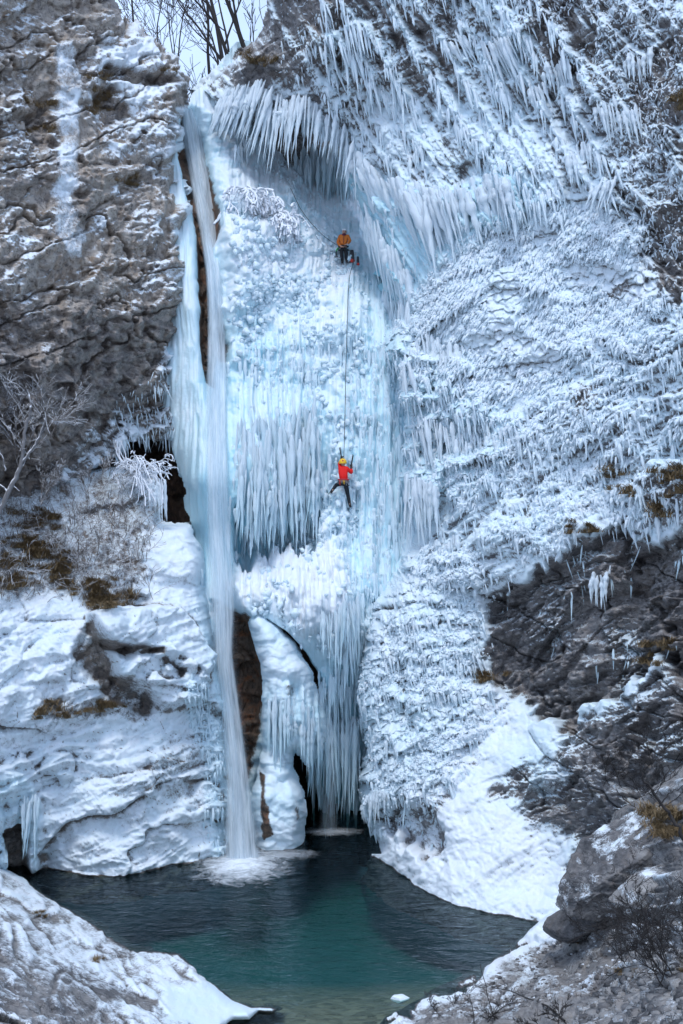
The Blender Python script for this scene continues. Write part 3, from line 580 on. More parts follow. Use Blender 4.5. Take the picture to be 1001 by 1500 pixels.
# ------------------------------------------------------------------ icicles, drips, rime
def cones(roots, lens, rads, dirs, sides=5, rings=6, wob=.25, seed=0, prof=None):
    """many tapered drips as arrays: verts (n*(rings*sides+1)) and triangles/quads as quads"""
    g = np.random.default_rng(seed); n = len(roots); t = np.linspace(0, 1, rings)
    pr = np.interp(t, [0, .12, .3, .65, 1], [.45, 1, .82, .5, .05]) if prof is None else np.interp(t, *prof)
    ang = np.linspace(0, 2*np.pi, sides, endpoint=False)
    d = dirs/np.linalg.norm(dirs, axis=1, keepdims=True)
    a = np.cross(d, np.array([0, 1., 0.13])); a /= np.linalg.norm(a, axis=1, keepdims=True); bb = np.cross(d, a)
    rr = pr[None, :, None]*rads[:, None, None]*(1+wob*(g.random((n, rings, sides))-.5)*2)*(1+.25*np.sin(t[None, :, None]*22+g.random((n, 1, 1))*9)*(wob > 0))
    c = roots[:, None, :]+d[:, None, :]*(t[None, :, None]*lens[:, None, None])
    c = c+(g.random((n, 1, 3))-.5)*(t[None, :, None]**2)*lens[:, None, None]*.10
    off = g.random((n, 1, 1))*6
    V = c[:, :, None, :]+rr[..., None]*(np.cos(ang+off)[..., None]*a[:, None, None, :]+np.sin(ang+off)[..., None]*bb[:, None, None, :])
    V = V.reshape(-1, 3)
    i = np.arange(rings*sides).reshape(rings, sides); i2 = np.roll(i, -1, 1)
    F = np.stack([i[:-1], i2[:-1], i2[1:], i[1:]], -1).reshape(-1, 4)
    F = (F[None]+np.arange(n)[:, None, None]*rings*sides).reshape(-1, 4)
    return V, F, np.broadcast_to(t[None, :, None], (n, rings, sides)).ravel()
def drips(name, L, wgt, n, lr, rr, lean, mat, parent, label, seed, ice=.1, snow=1., outw=.25, prof=None, sides=5, rings=5, lenmul=None, spread=.18, wob=.25, swing=0.):
    g = np.random.default_rng(seed); flow = vnoise(L['Q'], .35, seed+5); w_ = np.clip(np.where(L['sd'] > 2, wgt, 0), 0, None); w_ = w_*(L['P'][:, 2] > .25)
    i = g.choice(len(w_), n, p=w_/w_.sum()); N = L['N'][i]; P = L['P'][i]+(g.random((n, 3))-.5)*.06
    ln = lr[0]+(lr[1]-lr[0])*g.random(n)**2.2
    if lenmul is not None: ln = ln*lenmul[i]
    rad = (rr[0]+(rr[1]-rr[0])*g.random(n))*(.6+.4*np.clip(ln/lr[1], 0, 1))
    d = np.array(lean)[None]+(g.random((n, 3))-.5)*spread*2+N*outw
    d[:, 0] += swing*flow[i]
    V, F, t = cones(P+N*rad[:, None]*.3, ln, rad, d, sides, rings, wob, seed, prof)
    o = mesh_np(name, V, F, dict(snow=snow, ice=np.clip(ice+.12*t, 0, 1), tone=0., rust=0.), mat, parent)
    return tag(o, label, kind='stuff')
L = W1
sizev = np.clip(1+.9*fbm(L['Q'], .45, 3, 250), .45, 1.9); bare = sstep(-.30, .05, fbm(L['Q'], .8, 3, 251))
drips('rime_scales', L, (scal*1.5*(1-dark)+bulb*.5+lump*.4+.5*slop*(1-dk)*(snow_r1 > .6))*bare/sizev, 21000, (.05, .24), (.020, .070), (-.15, 0, -1), M['rock_r'], right_cliff, None, 201, .06, 1., .42, ([0, .2, .5, .85, 1], [.6, 1, .85, .45, .1]), 6, 5, sizev*np.where(lump > .5, .7, 1), .16, .15, .5)
drips('drip_fringe', L, (ribs*np.clip(rib1, 0, 1)*.6+cols*.3+bulb*.8+lump*.45+slop*.25)*(1-dark)*sstep(-.2, .15, hl_r1), 8500, (.12, 1.0), (.02, .10), (.22, 0, -1), M['rock_r'], right_cliff, None, 202, .10, 1., .10, None, 6, 6, np.where(ribs > .4, 1, .7)*sizev, .07)
drips('frost_twigs', L, (toprr*1.3+topr*.35+slop*.5)*(1-np.clip(dark*1.2, 0, 1))*bare, 10500, (.05, .24), (.015, .04), (.25, 0, -.7), M['rock_r'], right_cliff, None, 203, .05, 1., .4, ([0, .3, 1], [.8, 1, .35]), 5, 4, None, .55)
drips('dark_drips', L, dark*(V_r1 > -23.5)*.4*sstep(.2, .6, fbm(P0_r1, 1.5, 2, 97))+hole*.3, 110, (.2, 1.0), (.02, .05), (0, 0, -1), M['rock_r'], right_cliff, None, 204, .25, .9, .2)
L = W0
W0up = (L['px'] > 335)
drips('ice_drips', L, (flute_m*1.2+flute_r*1.1+alc*(1-alc_dark)*2.2)*(1-rk_0)*W0up, 3600, (.3, 1.9), (.035, .12), (0, 0, -1), M['ice'], ice_wall, None, 205, .20, 1., .03, ([0, .15, .4, .75, 1], [.5, 1, .75, .35, .03]), 7, 8, None, .025, .15)
drips('ice_buttons', L, (blobz*.6+ledge*.5+cone*.5)*sstep(-.25, .3, fbm(L['Q'], .9, 3, 230))*(1-rk_0)*W0up, 900, (.06, .36), (.05, .17), (0, 0, -1), M['ice'], ice_wall, None, 206, .14, 1., .8, ([0, .25, .6, .9, 1], [.5, 1, .95, .6, .15]), 8, 6, None, .3, .06)
L = W3
drips('frozen_rim_drips', L, vice_3*1.+dome_3*sstep(270, 300, L['px'])*.06, 520, (.10, .5), (.02, .07), (0, 0, -1), M['ice'], snowy_buttress, None, 207, .22, 1., .12, None, 6, 6, None, .06)
drips('rime_twigs', L, hill_3*(.4+fbm(L['Q'], .8, 3, 98)), 2600, (.15, .55), (.006, .018), (.1, 0, .5), M['twig_frost'], snowy_buttress, None, 208, .05, .0, .7, ([0, 1], [1, .3]), 4, 4, None, 1.0)
L = W2
drips('cliff_drips', L, lowb_2*sstep(-.3, .2, hl_2)*(L['px'] > 170)*(L['py'] > 520)+soft(L, [(250,600),(278,600),(278,660),(250,660)], 6, 2)*3, 420, (.15, .8), (.015, .04), (0, 0, -1), M['rock_l'], left_cliff, None, 209, .12, 1., .3)

# single icicles: a few shapes, copied
g = np.random.default_rng(31); ICI = []
for k in range(8):
    V_, F_, t_ = cones(np.zeros((1, 3)), np.array([1.]), np.array([.5]), np.array([[0, 0, -1.]]), 9, 16, .22, 300+k, ([0, .07, .2, .5, .8, 1], [.25, .8, 1, .62, .28, .03]))
    o = mesh_np('icicle', V_, F_, dict(snow=1., ice=.12+.30*t_+.05*(k % 3), tone=0., rust=0.), M['ice']); ICI.append(o.data); bpy.data.objects.remove(o)
ICIW = []
for m_ in ICI:
    m2 = m_.copy(); a_ = m2.attributes['ice']; v_ = np.zeros(len(m2.vertices), np.float32); a_.data.foreach_get('value', v_); a_.data.foreach_set('value', v_*.35+.02); ICIW.append(m2)
icn = [0]
def icicle(parent, p, ln, rad, lean=(0, 0), white=False):
    o = bpy.data.objects.new('icicle', (ICIW if white else ICI)[icn[0] % 8]); icn[0] += 1; C.objects.link(o); o.parent = parent
    o.location = Vector(p)-parent.location
    d = Vector((lean[0], lean[1], -1)).normalized(); q = Vector((0, 0, -1)).rotation_difference(d)
    o.rotation_mode = 'QUATERNION'; o.rotation_quaternion = q; o.scale = (rad*2, rad*2, ln)
    return o
def curtain(label, spec, group='icicle curtains of the gorge', name='icicle_curtain', cat='icicles', white=False, jit=16):
    """spec rows: (layer, x0, x1, ytop(x), tip(x), n, radius px, lean px per px, forward m)"""
    e = None; r_ = random.Random(len(label))
    for (Ly, x0, x1, yt, yb, n, rp, lean, fw) in spec:
        for i in range(n):
            x = x0+(x1-x0)*(i+r_.random())/n
            a = np.interp(x, *zip(*yt))+r_.uniform(-1, .7)*(jit if n > 30 else 9); c = np.interp(x, *zip(*yb)); c = a+(c-a)*(1-.5*r_.random()**2.2)
            p = look(Ly, x, a); Y = p[1]-fw*r_.uniform(.5, 1.1); p = at(x, a, Y); s = Y/FPX
            if e is None: e = empty(name, p, label, cat, group)
            icicle(e, p, max(.2, (c-a)*s), rp*s*(.45+1.1*r_.random()**1.5), (lean+r_.gauss(0, .07), -.02), white)
    return e
main_row = [(W0, 348, 466, [(348,640),(400,640),(466,610)], [(348,770),(362,800),(385,790),(400,806),(430,792),(450,780),(466,745)], 60, 4.2, 0, .75),
            (W0, 348, 466, [(348,700),(400,700),(466,680)], [(348,790),(400,812),(430,797),(466,775)], 40, 3.4, 0, .55)]
curtain('long comb of blue white icicles left of the climber in red', main_row, jit=34)
curtain('frosted icicles fringing the roof of the alcove above the upper climber', [(W1, 322, 400, [(322,160),(345,135),(400,130)], [(322,198),(345,214),(370,203),(400,238)], 62, 3.4, -.34, .5),
        (W1, 385, 520, [(385,150),(440,150),(480,165),(520,215)], [(385,228),(410,258),(430,228),(470,222),(500,250),(520,320)], 64, 3.2, -.12, .5), (W1, 340, 500, [(340,150),(420,160),(500,190)], [(340,175),(420,190),(500,222)], 30, 4.2, -.2, .7)], white=True)
curtain('thin icicle curtain deep in the alcove beside the upper climber', [(W0, 432, 522, [(428,235),(470,222),(522,235)], [(428,285),(450,318),(480,330),(522,328)], 75, 3.4, 0, 1.2)])
curtain('thick slanting ice columns hanging from the rib right of the alcove', [(W1, 515, 640, [(515,230),(560,270),(640,285)], [(515,330),(545,405),(580,475),(615,440),(645,400)], 60, 6.5, .42, .6),
        (W1, 620, 745, [(620,290),(700,270),(745,270)], [(620,430),(660,385),(720,350),(745,330)], 45, 5.0, .25, .5), (W1, 528, 600, [(528,300),(600,410)], [(528,400),(560,470),(600,520)], 34, 5.5, .22, .5), (W1, 560, 600, [(560,430),(600,450)], [(560,540),(600,560)], 16, 4.5, .05, .4)], white=True)
curtain('dripping icicles over the dark hollow behind the low ice curtain', [(W0, 455, 526, [(450,1050),(490,1070),(526,1060)], [(450,1140),(470,1185),(480,1165),(505,1192),(526,1198)], 64, 3.2, 0, .45),
        (W0, 470, 528, [(470,900),(528,880)], [(470,980),(528,1000)], 20, 2.6, 0, .4)])
curtain('row of large icicles under the rime knobs right of the climber in red', [(W1, 585, 680, [(585,540),(620,500),(680,520)], [(585,640),(620,610),(680,590)], 34, 4.2, .12, .3), (W1, 600, 760, [(600,620),(700,640),(760,640)], [(600,740),(640,720),(700,690),(760,670)], 36, 3.2, .1, .3),
        (W1, 592, 640, [(592,700),(640,710)], [(592,820),(640,790)], 20, 4.2, .05, .3)], white=True)
for (x, y, w_, h_, nn, ln_, lb) in ((725, 60, 44, 100, 16, .45, 'big fan of icicles high on the right cliff'), (665, 55, 30, 70, 9, .5, 'icicle cluster left of the big fan on the upper right cliff'), (815, 90, 36, 60, 11, .25, 'icicle cluster below the dark crack at the upper right'),
        (885, 150, 30, 70, 10, .2, 'icicle tuft on the upper right rib'), (920, 160, 34, 60, 10, .2, 'rightmost icicle tuft near the brown rock'), (848, 215, 36, 80, 12, .15, 'drooping icicle fan above the rime field'),
        (885, 265, 36, 60, 12, -.35, 'left leaning icicle fan at the upper edge of the rime field'), (785, 130, 24, 60, 8, .3, 'narrow icicle cluster between the two upper fans'), (548, 1165, 34, 50, 14, 0, 'short icicles under the rime overhang close to the pool'),
        (935, 80, 40, 50, 10, .1, 'frosted icicle tuft in the top right corner'), (655, 790, 36, 50, 10, .1, 'stubby icicles on the ledge left of the bare dark rock'), (880, 840, 30, 60, 9, 0, 'thin icicles dripping on the bare dark rock')):
    curtain(lb, [(W1, x-w_/2, x+w_/2, [(x-w_/2, y+8), (x+w_/2, y-4)], [(x-w_/2, y+h_*.7), (x, y+h_), (x+w_/2, y+h_*.7)], nn, 3.3, ln_, .35)], 'icicle clusters on the right cliff', 'icicle_cluster', 'icicles', True)
curtain('short fringe of icicles under the snowy slabs above the cave', [(W2, 252, 276, [(252,600),(276,590)], [(252,650),(276,665)], 12, 1.6, 0, .3), (W2, 225, 272, [(225,572),(272,560)], [(225,584),(272,576)], 16, 1.1, 0, .2)], white=True)
curtain('hanging icicle cluster in the chute beside the waterfall lip', [(W0, 345, 366, [(345,212),(366,208)], [(345,240),(355,252),(366,235)], 10, 3.4, 0, .9)], white=True)
curtain('clear icicles over the small hollow at the left edge of the pool', [(W3, 30, 58, [(30,1175),(58,1165)], [(30,1225),(50,1275),(58,1272)], 14, 2.4, 0, .3)])

# ------------------------------------------------------------------ low ice curtain, its own part of the frozen waterfall
W6 = layer([(366,908),(380,900),(402,914),(430,945),(452,985),(462,1015),(474,1050),(476,1080),(462,1110),(452,1130),(440,1105),(432,1100),(425,1120),(440,1150),(443,1190),(441,1262),(380,1268),(374,1215),(371,1170),(378,1140),(388,1100),(389,1020),(386,975),(374,935)],
 [(366,908,42.3),(400,915,42.2),(450,985,42.6),(474,1060,43.2),(400,1000,41.4),(430,1050,41.7),(450,1120,42.4),(380,1100,41.9),(380,1240,41.2),(410,1180,40.9),(440,1240,41.4),(440,1150,41.8),(400,1262,41.0)],
 1.4, rag=3, roll=1.6, rollw=20)
L = W6; P0 = L['Q']; U, V, px, py = L['U'], L['V'], L['px'], L['py']; wp = fbm(P0, .5, 3, 5)
b1, _, _, _ = bulbs(U+wp*.4, V, .75, 220, .4); b2, fb, _, _ = bulbs(U+wp*.3, V, .32, 221, .4)
lo = soft(L, [(388,1000),(480,1000),(480,1130),(420,1130),(395,1100)], 14, 6); fl = ridged(P0, (3.4, 1, .3), 3, 223)
b1 = blur(b1, L['sh'], 3); b2 = blur(b2, L['sh'], 1); b3, _, _, _ = bulbs(U, V, .17, 227, .3); b4, _, _, _ = bulbs(U, V, .09, 228, .3)
h = .35*b1*(1-.6*lo)+.18*b2*(1-.5*lo)+.06*b3+.03*b4+lo*(.30*fl+.1*ridged(P0, (8, 1, .6), 2, 224))+.1*fbm(P0, 2, 4, 225)
finish(L, h)
rk6 = soft(L, [(386,1130),(394,1140),(397,1190),(402,1220),(390,1230),(384,1180)], 3, 3)+.7*soft(L, [(424,1170),(432,1170),(434,1200),(426,1205)], 4, 3)+.6*soft(L, [(414,1006),(432,1003),(430,1020),(418,1030)], 4, 3)
fd_ = dict(snow=1.1-.9*rk6, ice=np.clip(.16+.14*lo+.25*fbm(P0, 1, 3, 226)+.1*fb, 0, 1), tone=0*px, rust=0*px+.5)
wetline(L, fd_); oo = grid_obj('ice_curtain', L, fd_, M['ice'], back=.7, parent=frozen); oo.matrix_parent_inverse.translation = -frozen.location
r_ = random.Random(5)
for i in range(46):
    x = r_.uniform(392, 474); y = np.interp(x, [392, 440, 474], [1040, 1050, 1060])+r_.uniform(-30, 25); p = look(W6, x, y); s = p[1]/FPX
    tip = np.interp(x, [392, 405, 420, 432, 440, 450, 462, 474], [1110, 1130, 1095, 1085, 1100, 1130, 1135, 1120])
    p[1] -= .05; icicle(frozen, p, max(.3, (tip-y)*s*r_.uniform(.75, 1.1)), 3.2*s*r_.uniform(.6, 1.2), (.0, 0))

# ------------------------------------------------------------------ running water
b = NB('falling water'); ac, al, fade = b.attr('across'), b.attr('along'), b.attr('fade')
cv = b.n('CombineXYZ'); b.l(b.math('MULTIPLY', ac, 2.6), cv.inputs[0]); b.l(b.math('MULTIPLY', al, .16), cv.inputs[1]); b.l(b.attr('sheet'), cv.inputs[2])
n1 = b.noise(2.2, 4, .65, cv.outputs[0]); n2 = b.noise(7, 3, .6, cv.outputs[0])
st = b.math('ADD', b.math('MULTIPLY', n1, .6), b.math('MULTIPLY', n2, .4))
dens = b.mapr(st, .33, .62, .42, .95); alpha = b.math('MULTIPLY', dens, fade, True)
col = b.ramp(st, [(.33, (.55, .68, .78)), (.62, (.86, .93, .97))])
df = b.n('BsdfDiffuse'); b.l(col, df.inputs['Color']); tl = b.n('BsdfTranslucent'); b.l(col, tl.inputs['Color']); m0 = b.n('MixShader'); m0.inputs[0].default_value = .35
b.l(df.outputs[0], m0.inputs[1]); b.l(tl.outputs[0], m0.inputs[2]); tp = b.n('BsdfTransparent'); m1 = b.n('MixShader'); b.l(alpha, m1.inputs[0]); b.l(tp.outputs[0], m1.inputs[1]); b.l(m0.outputs[0], m1.inputs[2]); b.l(m1.outputs[0], b.out.inputs['Surface'])
M['fall'] = b.m
def fall(name, pts, parent, sheet, fw=0.0, thick=.35, fadev=1.0, soft_e=.35):   # soft_e: how far the edges thin out
    """pts: (py, xleft, xright, depth); a stream with a rounded front, open where the rock carries it"""
    a = np.array(pts, float); y = np.arange(a[0, 0], a[-1, 0]+.1, 4.0); n = 33; t = np.linspace(-1, 1, n)
    xl, xr, D = (np.interp(y, a[:, 0], a[:, k]) for k in (1, 2, 3))
    k_ = np.ones(9)/9; D = np.convolve(np.pad(D, 4, 'edge'), k_, 'valid'); xl = np.convolve(np.pad(xl, 4, 'edge'), k_, 'valid'); xr = np.convolve(np.pad(xr, 4, 'edge'), k_, 'valid')
    X = (xl[:, None]+xr[:, None])/2+(xr-xl)[:, None]/2*t[None]; Y = D[:, None]-fw-thick*np.sqrt(1-t[None]**2*.98)
    Zp = y[:, None]+0*t[None]
    V = np.stack([(X-CX)*Y/FPX, Y, CAMZ-(Zp-HY)*Y/FPX], -1).reshape(-1, 3); V[:, 1] += .05*fbm(V, (4, 1, .3), 2, sheet)
    i = np.arange(len(y)*n).reshape(len(y), n); F = np.stack([i[:-1, :-1], i[1:, :-1], i[1:, 1:], i[:-1, 1:]], -1).reshape(-1, 4)
    wd = (xr-xl)[:, None]*Y/FPX/2; edge = sstep(0, soft_e, 1-np.abs(t))[None]+0*X
    fadey = np.interp(y, [a[0, 0], 560, 760, a[-1, 0]], [1, 1, .86, .78])[:, None]
    return mesh_np(name, V, F, dict(across=(t[None]*wd).ravel(), along=(-V[:, 2]), fade=(edge*fadey*fadev).ravel(), sheet=float(sheet)), M['fall'], parent)
def gd(px_, py_): return look(W0, px_, py_)[1]
wf = empty('waterfall', (0, 0, 0), 'white ribbon of running water falling down the chute into the pool', 'waterfall')
A = [(158, 266, 280, gd(273,165)-.1), (180, 264, 293, gd(280,185)-.2), (220, 268, 303, gd(285,220)-.2), (280, 279, 313, gd(296,280)-.2), (340, 291, 319, gd(305,340)-.25), (400, 301, 325, gd(312,400)-.3), (470, 303, 331, gd(317,470)-.3),
     (540, 302, 334, gd(318,540)-.5), (600, 300, 335, gd(318,600)-.6), (700, 300, 337, gd(319,700)-.7), (780, 302, 340, 43.0), (880, 308, 346, 42.3), (960, 314, 342, 41.6), (1060, 325, 356, 40.9), (1150, 330, 369, 40.3), (1262, 325, 386, 39.6)]
fall('water_sheet', A, wf, 1, 0, .35, 1.0, .4)
fall('water_strand', [(y, l+(r-l)*.12, r-(r-l)*.3, d) for y, l, r, d in A], wf, 4, .25, .2, .75, .8)
fall('water_veil', [(y, l-3-(y > 700)*5, r+3+(y > 700)*5, d) for y, l, r, d in A[7:]], wf, 9, -.15, .3, .3, 1.0)
w2f = empty('waterfall', (0, 0, 0), 'faint thin trickle of water falling in front of the dark hollow', 'waterfall')
fall('water_sheet', [(1008, 460, 470, 43.4), (1060, 466, 482, 43.3), (1120, 474, 496, 43.3), (1180, 470, 496, 43.4), (1222, 462, 500, 43.2)], w2f, 14, 0, .2, .3, 1.0)
fall('water_strand', [(915, 400, 408, 42.6), (940, 416, 428, 42.7), (965, 432, 444, 42.8), (985, 444, 452, 42.9), (1008, 452, 464, 43.0)], w2f, 15, 0, .1, .55, .9)
# foam
b = NB('foam'); rr = b.attr('rad'); n1 = b.noise(2.6, 6, .7, None, .8); n2 = b.noise(14, 3)
a_ = b.math('MULTIPLY', b.mapr(b.math('SUBTRACT', b.math('ADD', b.math('MULTIPLY', n1, 1.5), b.math('MULTIPLY', n2, .3)), b.math('MULTIPLY', rr, 1.3)), -.05, .75), b.attr('dens'))
df = b.bsdf((.82, .88, .94), .6, b.bump(n1, .5, .08)); tp = b.n('BsdfTransparent'); m1 = b.n('MixShader'); b.l(a_, m1.inputs[0]); b.l(tp.outputs[0], m1.inputs[1]); b.l(df.outputs[0], m1.inputs[2]); b.l(m1.outputs[0], b.out.inputs['Surface'])
def foam(cx, cy_, rx, ry, hh, label):      # flat froth lying on the ripples
    na, nr = 60, 22; th = np.linspace(0, 2*np.pi, na, endpoint=False); r0 = np.linspace(0.001, 1, nr); T, Rr = np.meshgrid(th, r0)
    Q = np.stack([cx+rx*Rr*np.cos(T), cy_+ry*Rr*np.sin(T), 0*T], -1).reshape(-1, 3)
    Q[:, 2] = .04+hh*np.exp(-(Rr.ravel()*2.4)**2)*(1+.9*fbm(Q, 2.5, 4, 240))+.02*fbm(Q, 4, 3, 243)
    i = np.arange(na*nr).reshape(nr, na); i2 = np.roll(i, -1, 1); F = np.stack([i[:-1], i2[:-1], i2[1:], i[1:]], -1).reshape(-1, 4)
    o = mesh_np('foam', Q, F, dict(rad=Rr.ravel(), dens=1.0 if hh > .01 else .4), b.m); tag(o, label, kind='stuff'); return o
foam(-3.15, 38.7, 2.1, 3.3, .10, 'white foam where the waterfall strikes the pool'); foam(-.3, 43.4, 1.5, 1.0, .0, 'small patch of foam in the dark hollow'); foam(-1.9, 40.2, 1.6, 1.2, .0, 'thin foam drifting beside the waterfall foot')
# ------------------------------------------------------------------ tubes, twigs, trees
def tubes(name, lines, mat, parent=None, sides=5, smooth=True):
    """lines: list of (points (k,3), radii (k,)) -> one mesh"""
    VV = []; FF = []; o = 0
    for pts, rad in lines:
        p = np.asarray(pts, float); k = len(p); rad = np.broadcast_to(rad, (k,))
        tg = np.gradient(p, axis=0); tg /= np.linalg.norm(tg, axis=1, keepdims=True)+1e-9
        a = np.cross(tg, np.array([.13, 1., .07])); a /= np.linalg.norm(a, axis=1, keepdims=True)+1e-9; b_ = np.cross(tg, a)
        an = np.linspace(0, 2*np.pi, sides, endpoint=False)
        V = p[:, None]+rad[:, None, None]*(np.cos(an)[None, :, None]*a[:, None]+np.sin(an)[None, :, None]*b_[:, None])
        VV.append(V.reshape(-1, 3)); i = np.arange(k*sides).reshape(k, sides); i2 = np.roll(i, -1, 1)
        FF.append(np.stack([i[:-1], i2[:-1], i2[1:], i[1:]], -1).reshape(-1, 4)+o); o += k*sides
    off = np.array(parent.location) if parent is not None else 0
    return mesh_np(name, np.concatenate(VV)-off, np.concatenate(FF), None, mat, parent, smooth)
def grow(p, d, ln, r, depth, r_, out, up=.15, spread=.6, kids=(2, 3), wig=.11, shrink=.66):
    """recursive bare branching; out collects (points, radii, depth)"""
    n = 6; pts = [np.array(p, float)]; d = np.array(d, float)
    for i in range(n):
        d = d+np.array([r_.gauss(0, wig), r_.gauss(0, wig), r_.gauss(0, wig)+up*.25]); d /= np.linalg.norm(d); pts.append(pts[-1]+d*ln/n)
    out.append((pts, np.linspace(r, r*.55, n+1), depth))
    if depth <= 0: return
    for k in range(r_.randint(*kids)):
        i = r_.randint(2, n); dd = d+np.array([r_.gauss(0, spread), r_.gauss(0, spread), r_.gauss(0, spread*.6)]); dd /= np.linalg.norm(dd)
        grow(pts[i], dd, ln*shrink*r_.uniform(.6, 1.1), r*.6*(1-.4*i/n)+.002, depth-1, r_, out, up, spread, kids, wig, shrink)
    grow(pts[-1], d, ln*shrink, r*.55, depth-1, r_, out, up, spread, kids, wig, shrink)
def tree(label, base, h, r, seed, lean=(0, 0), mat='bark', group='bare trees on the rim', name='bare_tree', depth=4, spread=.55, kids=(2, 3), minr=.0):
    r_ = random.Random(seed); e = empty(name, base, label, 'tree', group); out = []
    grow(base, (lean[0]*.5, lean[1], 1), h*.72, r, depth, r_, out, .12, spread, kids, .05)
    tr = [(p, np.maximum(q, minr)) for p, q, d in out[:1]]; br = [(p, np.maximum(q, minr)) for p, q, d in out[1:]]
    tubes('trunk', tr, M[mat], e, 7); tubes('branches', br, M[mat], e, 4); return e
# plateau above the gorge
n = 90; GX, GY = np.meshgrid(np.linspace(-34, 6, n), np.linspace(55, 110, n)); Q = np.stack([GX.ravel(), GY.ravel(), 0*GX.ravel()], 1)
zz = 30.6+.3*fbm(Q, .3, 4, 301)+(Q[:, 1]-55)*.03-4.*np.exp(-((Q[:, 0]+6.6)/1.6)**2)
zz = np.where(Q[:, 1] < 55.7, 20, zz)
idx = np.arange(n*n).reshape(n, n); F = np.stack([idx[:-1, :-1], idx[:-1, 1:], idx[1:, 1:], idx[1:, :-1]], -1).reshape(-1, 4)
tag(mesh_np('hilltop', np.stack([Q[:, 0], Q[:, 1], zz], 1), F, dict(snow=.4, ice=.1, tone=0., rust=.4), M['rock_l']), kind='structure')
for k, (px_, D, h, r, ln, lb) in enumerate((
    (314, 62, 8.5, .085, (-.10, 0), 'straightest dark bare tree in the middle of the sky gap'), (338, 60, 8.0, .11, (-.05, 0), 'thick bare tree just left of the cliff edge in the sky gap'),
    (352, 57, 7.0, .09, (-.45, 0), 'bare tree leaning left from the right rim'), (292, 64, 7.0, .05, (-.35, 0), 'slender bare tree leaning left beside the straightest one'),
    (268, 66, 6.5, .05, (-.2, 0), 'slender bare tree in the left half of the sky gap'), (250, 62, 6.5, .05, (.05, 0), 'thin bare tree above the notch of the waterfall'),
    (232, 60, 6.0, .05, (-.1, 0), 'thin bare tree behind the snowy hump of the left cliff'), (212, 58, 6.5, .06, (-.15, 0), 'leftmost bare tree behind the left cliff'),
    (372, 55, 6.0, .10, (-.75, 0), 'low bare tree whose branches reach left over the gap'))):
    b0 = at(px_, 112, D); b0[2] = 30.5 if D > 56 else b0[2]
    b0[2] = min(b0[2], 31.2); tree(lb, b0, h*1.15, r*1.25, 400+k, ln, minr=.012, depth=4)
r_ = random.Random(77); out = []
for k in range(60):
    px_ = r_.uniform(225, 345); D = r_.uniform(57, 64); p = at(px_, 118, D); p[2] = 30.3; grow(p, (r_.gauss(0, .5), 0, 1), r_.uniform(.9, 1.7), .022, 2, r_, out, .1, .6, (2, 3))
tag(tubes('brushwood', [(p, np.maximum(q, .011)) for p, q, d in out], M['bark'], None, 4), 'tangled bare brushwood under the trees in the sky gap', kind='stuff')

# frosted tree in front of the left cliff
def pxline(pts, D, r0, r1, r_=None):
    p = [at(x, y, D if np.isscalar(D) else D[i]) for i, (x, y) in enumerate(pts)]; k = len(pts); m = (k-1)*5+1
    t = np.linspace(0, k-1, m); a = np.array(p); q = np.stack([np.interp(t, range(k), a[:, j]) for j in range(3)], 1)
    for j in range(3): q[2:-2, j] = np.convolve(q[:, j], np.ones(5)/5, 'valid')
    if r_: q[1:] += np.array([[r_.gauss(0, .012), r_.gauss(0, .02), r_.gauss(0, .012)] for _ in range(m-1)])
    return q, np.linspace(r0, r1, m)
r_ = random.Random(9); DL = 37.2; p0 = at(-2, 752, DL); e = empty('bare_tree', p0, 'frost covered pale bare tree leaning in front of the left cliff', 'tree')
tubes('trunk', [pxline([(-2,752),(12,722),(27,695),(34,662),(37,626),(44,606),(46,592),(39,572)], DL, .085, .028, r_)], M['bark_frost'], e, 8)
lim = [pxline([(33,676),(46,660),(57,644),(64,625),(66,612)], DL, .05, .022, r_), pxline([(37,626),(33,612)], DL, .03, .015, r_), pxline([(12,722),(4,712),(-14,700)], DL, .04, .02, r_), pxline([(8,690),(3,668),(-4,655)], DL, .03, .014, r_), pxline([(20,712),(28,720)], DL, .025, .012, r_)]
for k in range(6):
    x = r_.uniform(-5, 62); y = r_.uniform(600, 690); out = []; grow(at(x, y, DL), (r_.gauss(0, .4), r_.gauss(0, .2), 1), .8, .010, 3, r_, out, .1, .5, (2, 3)); lim += [(p, np.maximum(q, .006)) for p, q, d in out]
tubes('branches', lim, M['bark_frost'], e, 4)
for (x, y, h, sd, lb) in ((20, 615, 2.6, 1, 'grey twiggy crown behind the leaning frosted tree'), (75, 600, 2.4, 2, 'grey twiggy sapling against the cliff right of the frosted tree'), (-8, 600, 2.6, 3, 'grey twiggy sapling at the left edge'), (110, 690, 1.6, 4, 'low grey shrub at the cliff foot'), (60, 700, 1.8, 12, 'low twiggy shrub beside the frosted trunk'),
                          (147, 680, 1.9, 5, 'forked pale sapling under the overhang'), (130, 690, 1.3, 6, 'thin shrub left of the forked pale sapling')):
    p = at(x, y+40, 38.6 if x < 90 else 42); e = empty('shrub', p, lb, 'shrub', 'leafless shrubs below the left cliff'); out = []; r2 = random.Random(500+sd)
    for k in range(3 if x < 90 else 2): grow(p, (r2.gauss(0, .45), r2.gauss(0, .25), 1), h*.36, .012, 4, r2, out, .1, .42, (2, 3), .12, .72)
    tubes('twigs', [(a, np.maximum(q, .006)) for a, q, d in out], M['twig_frost'], e, 4)
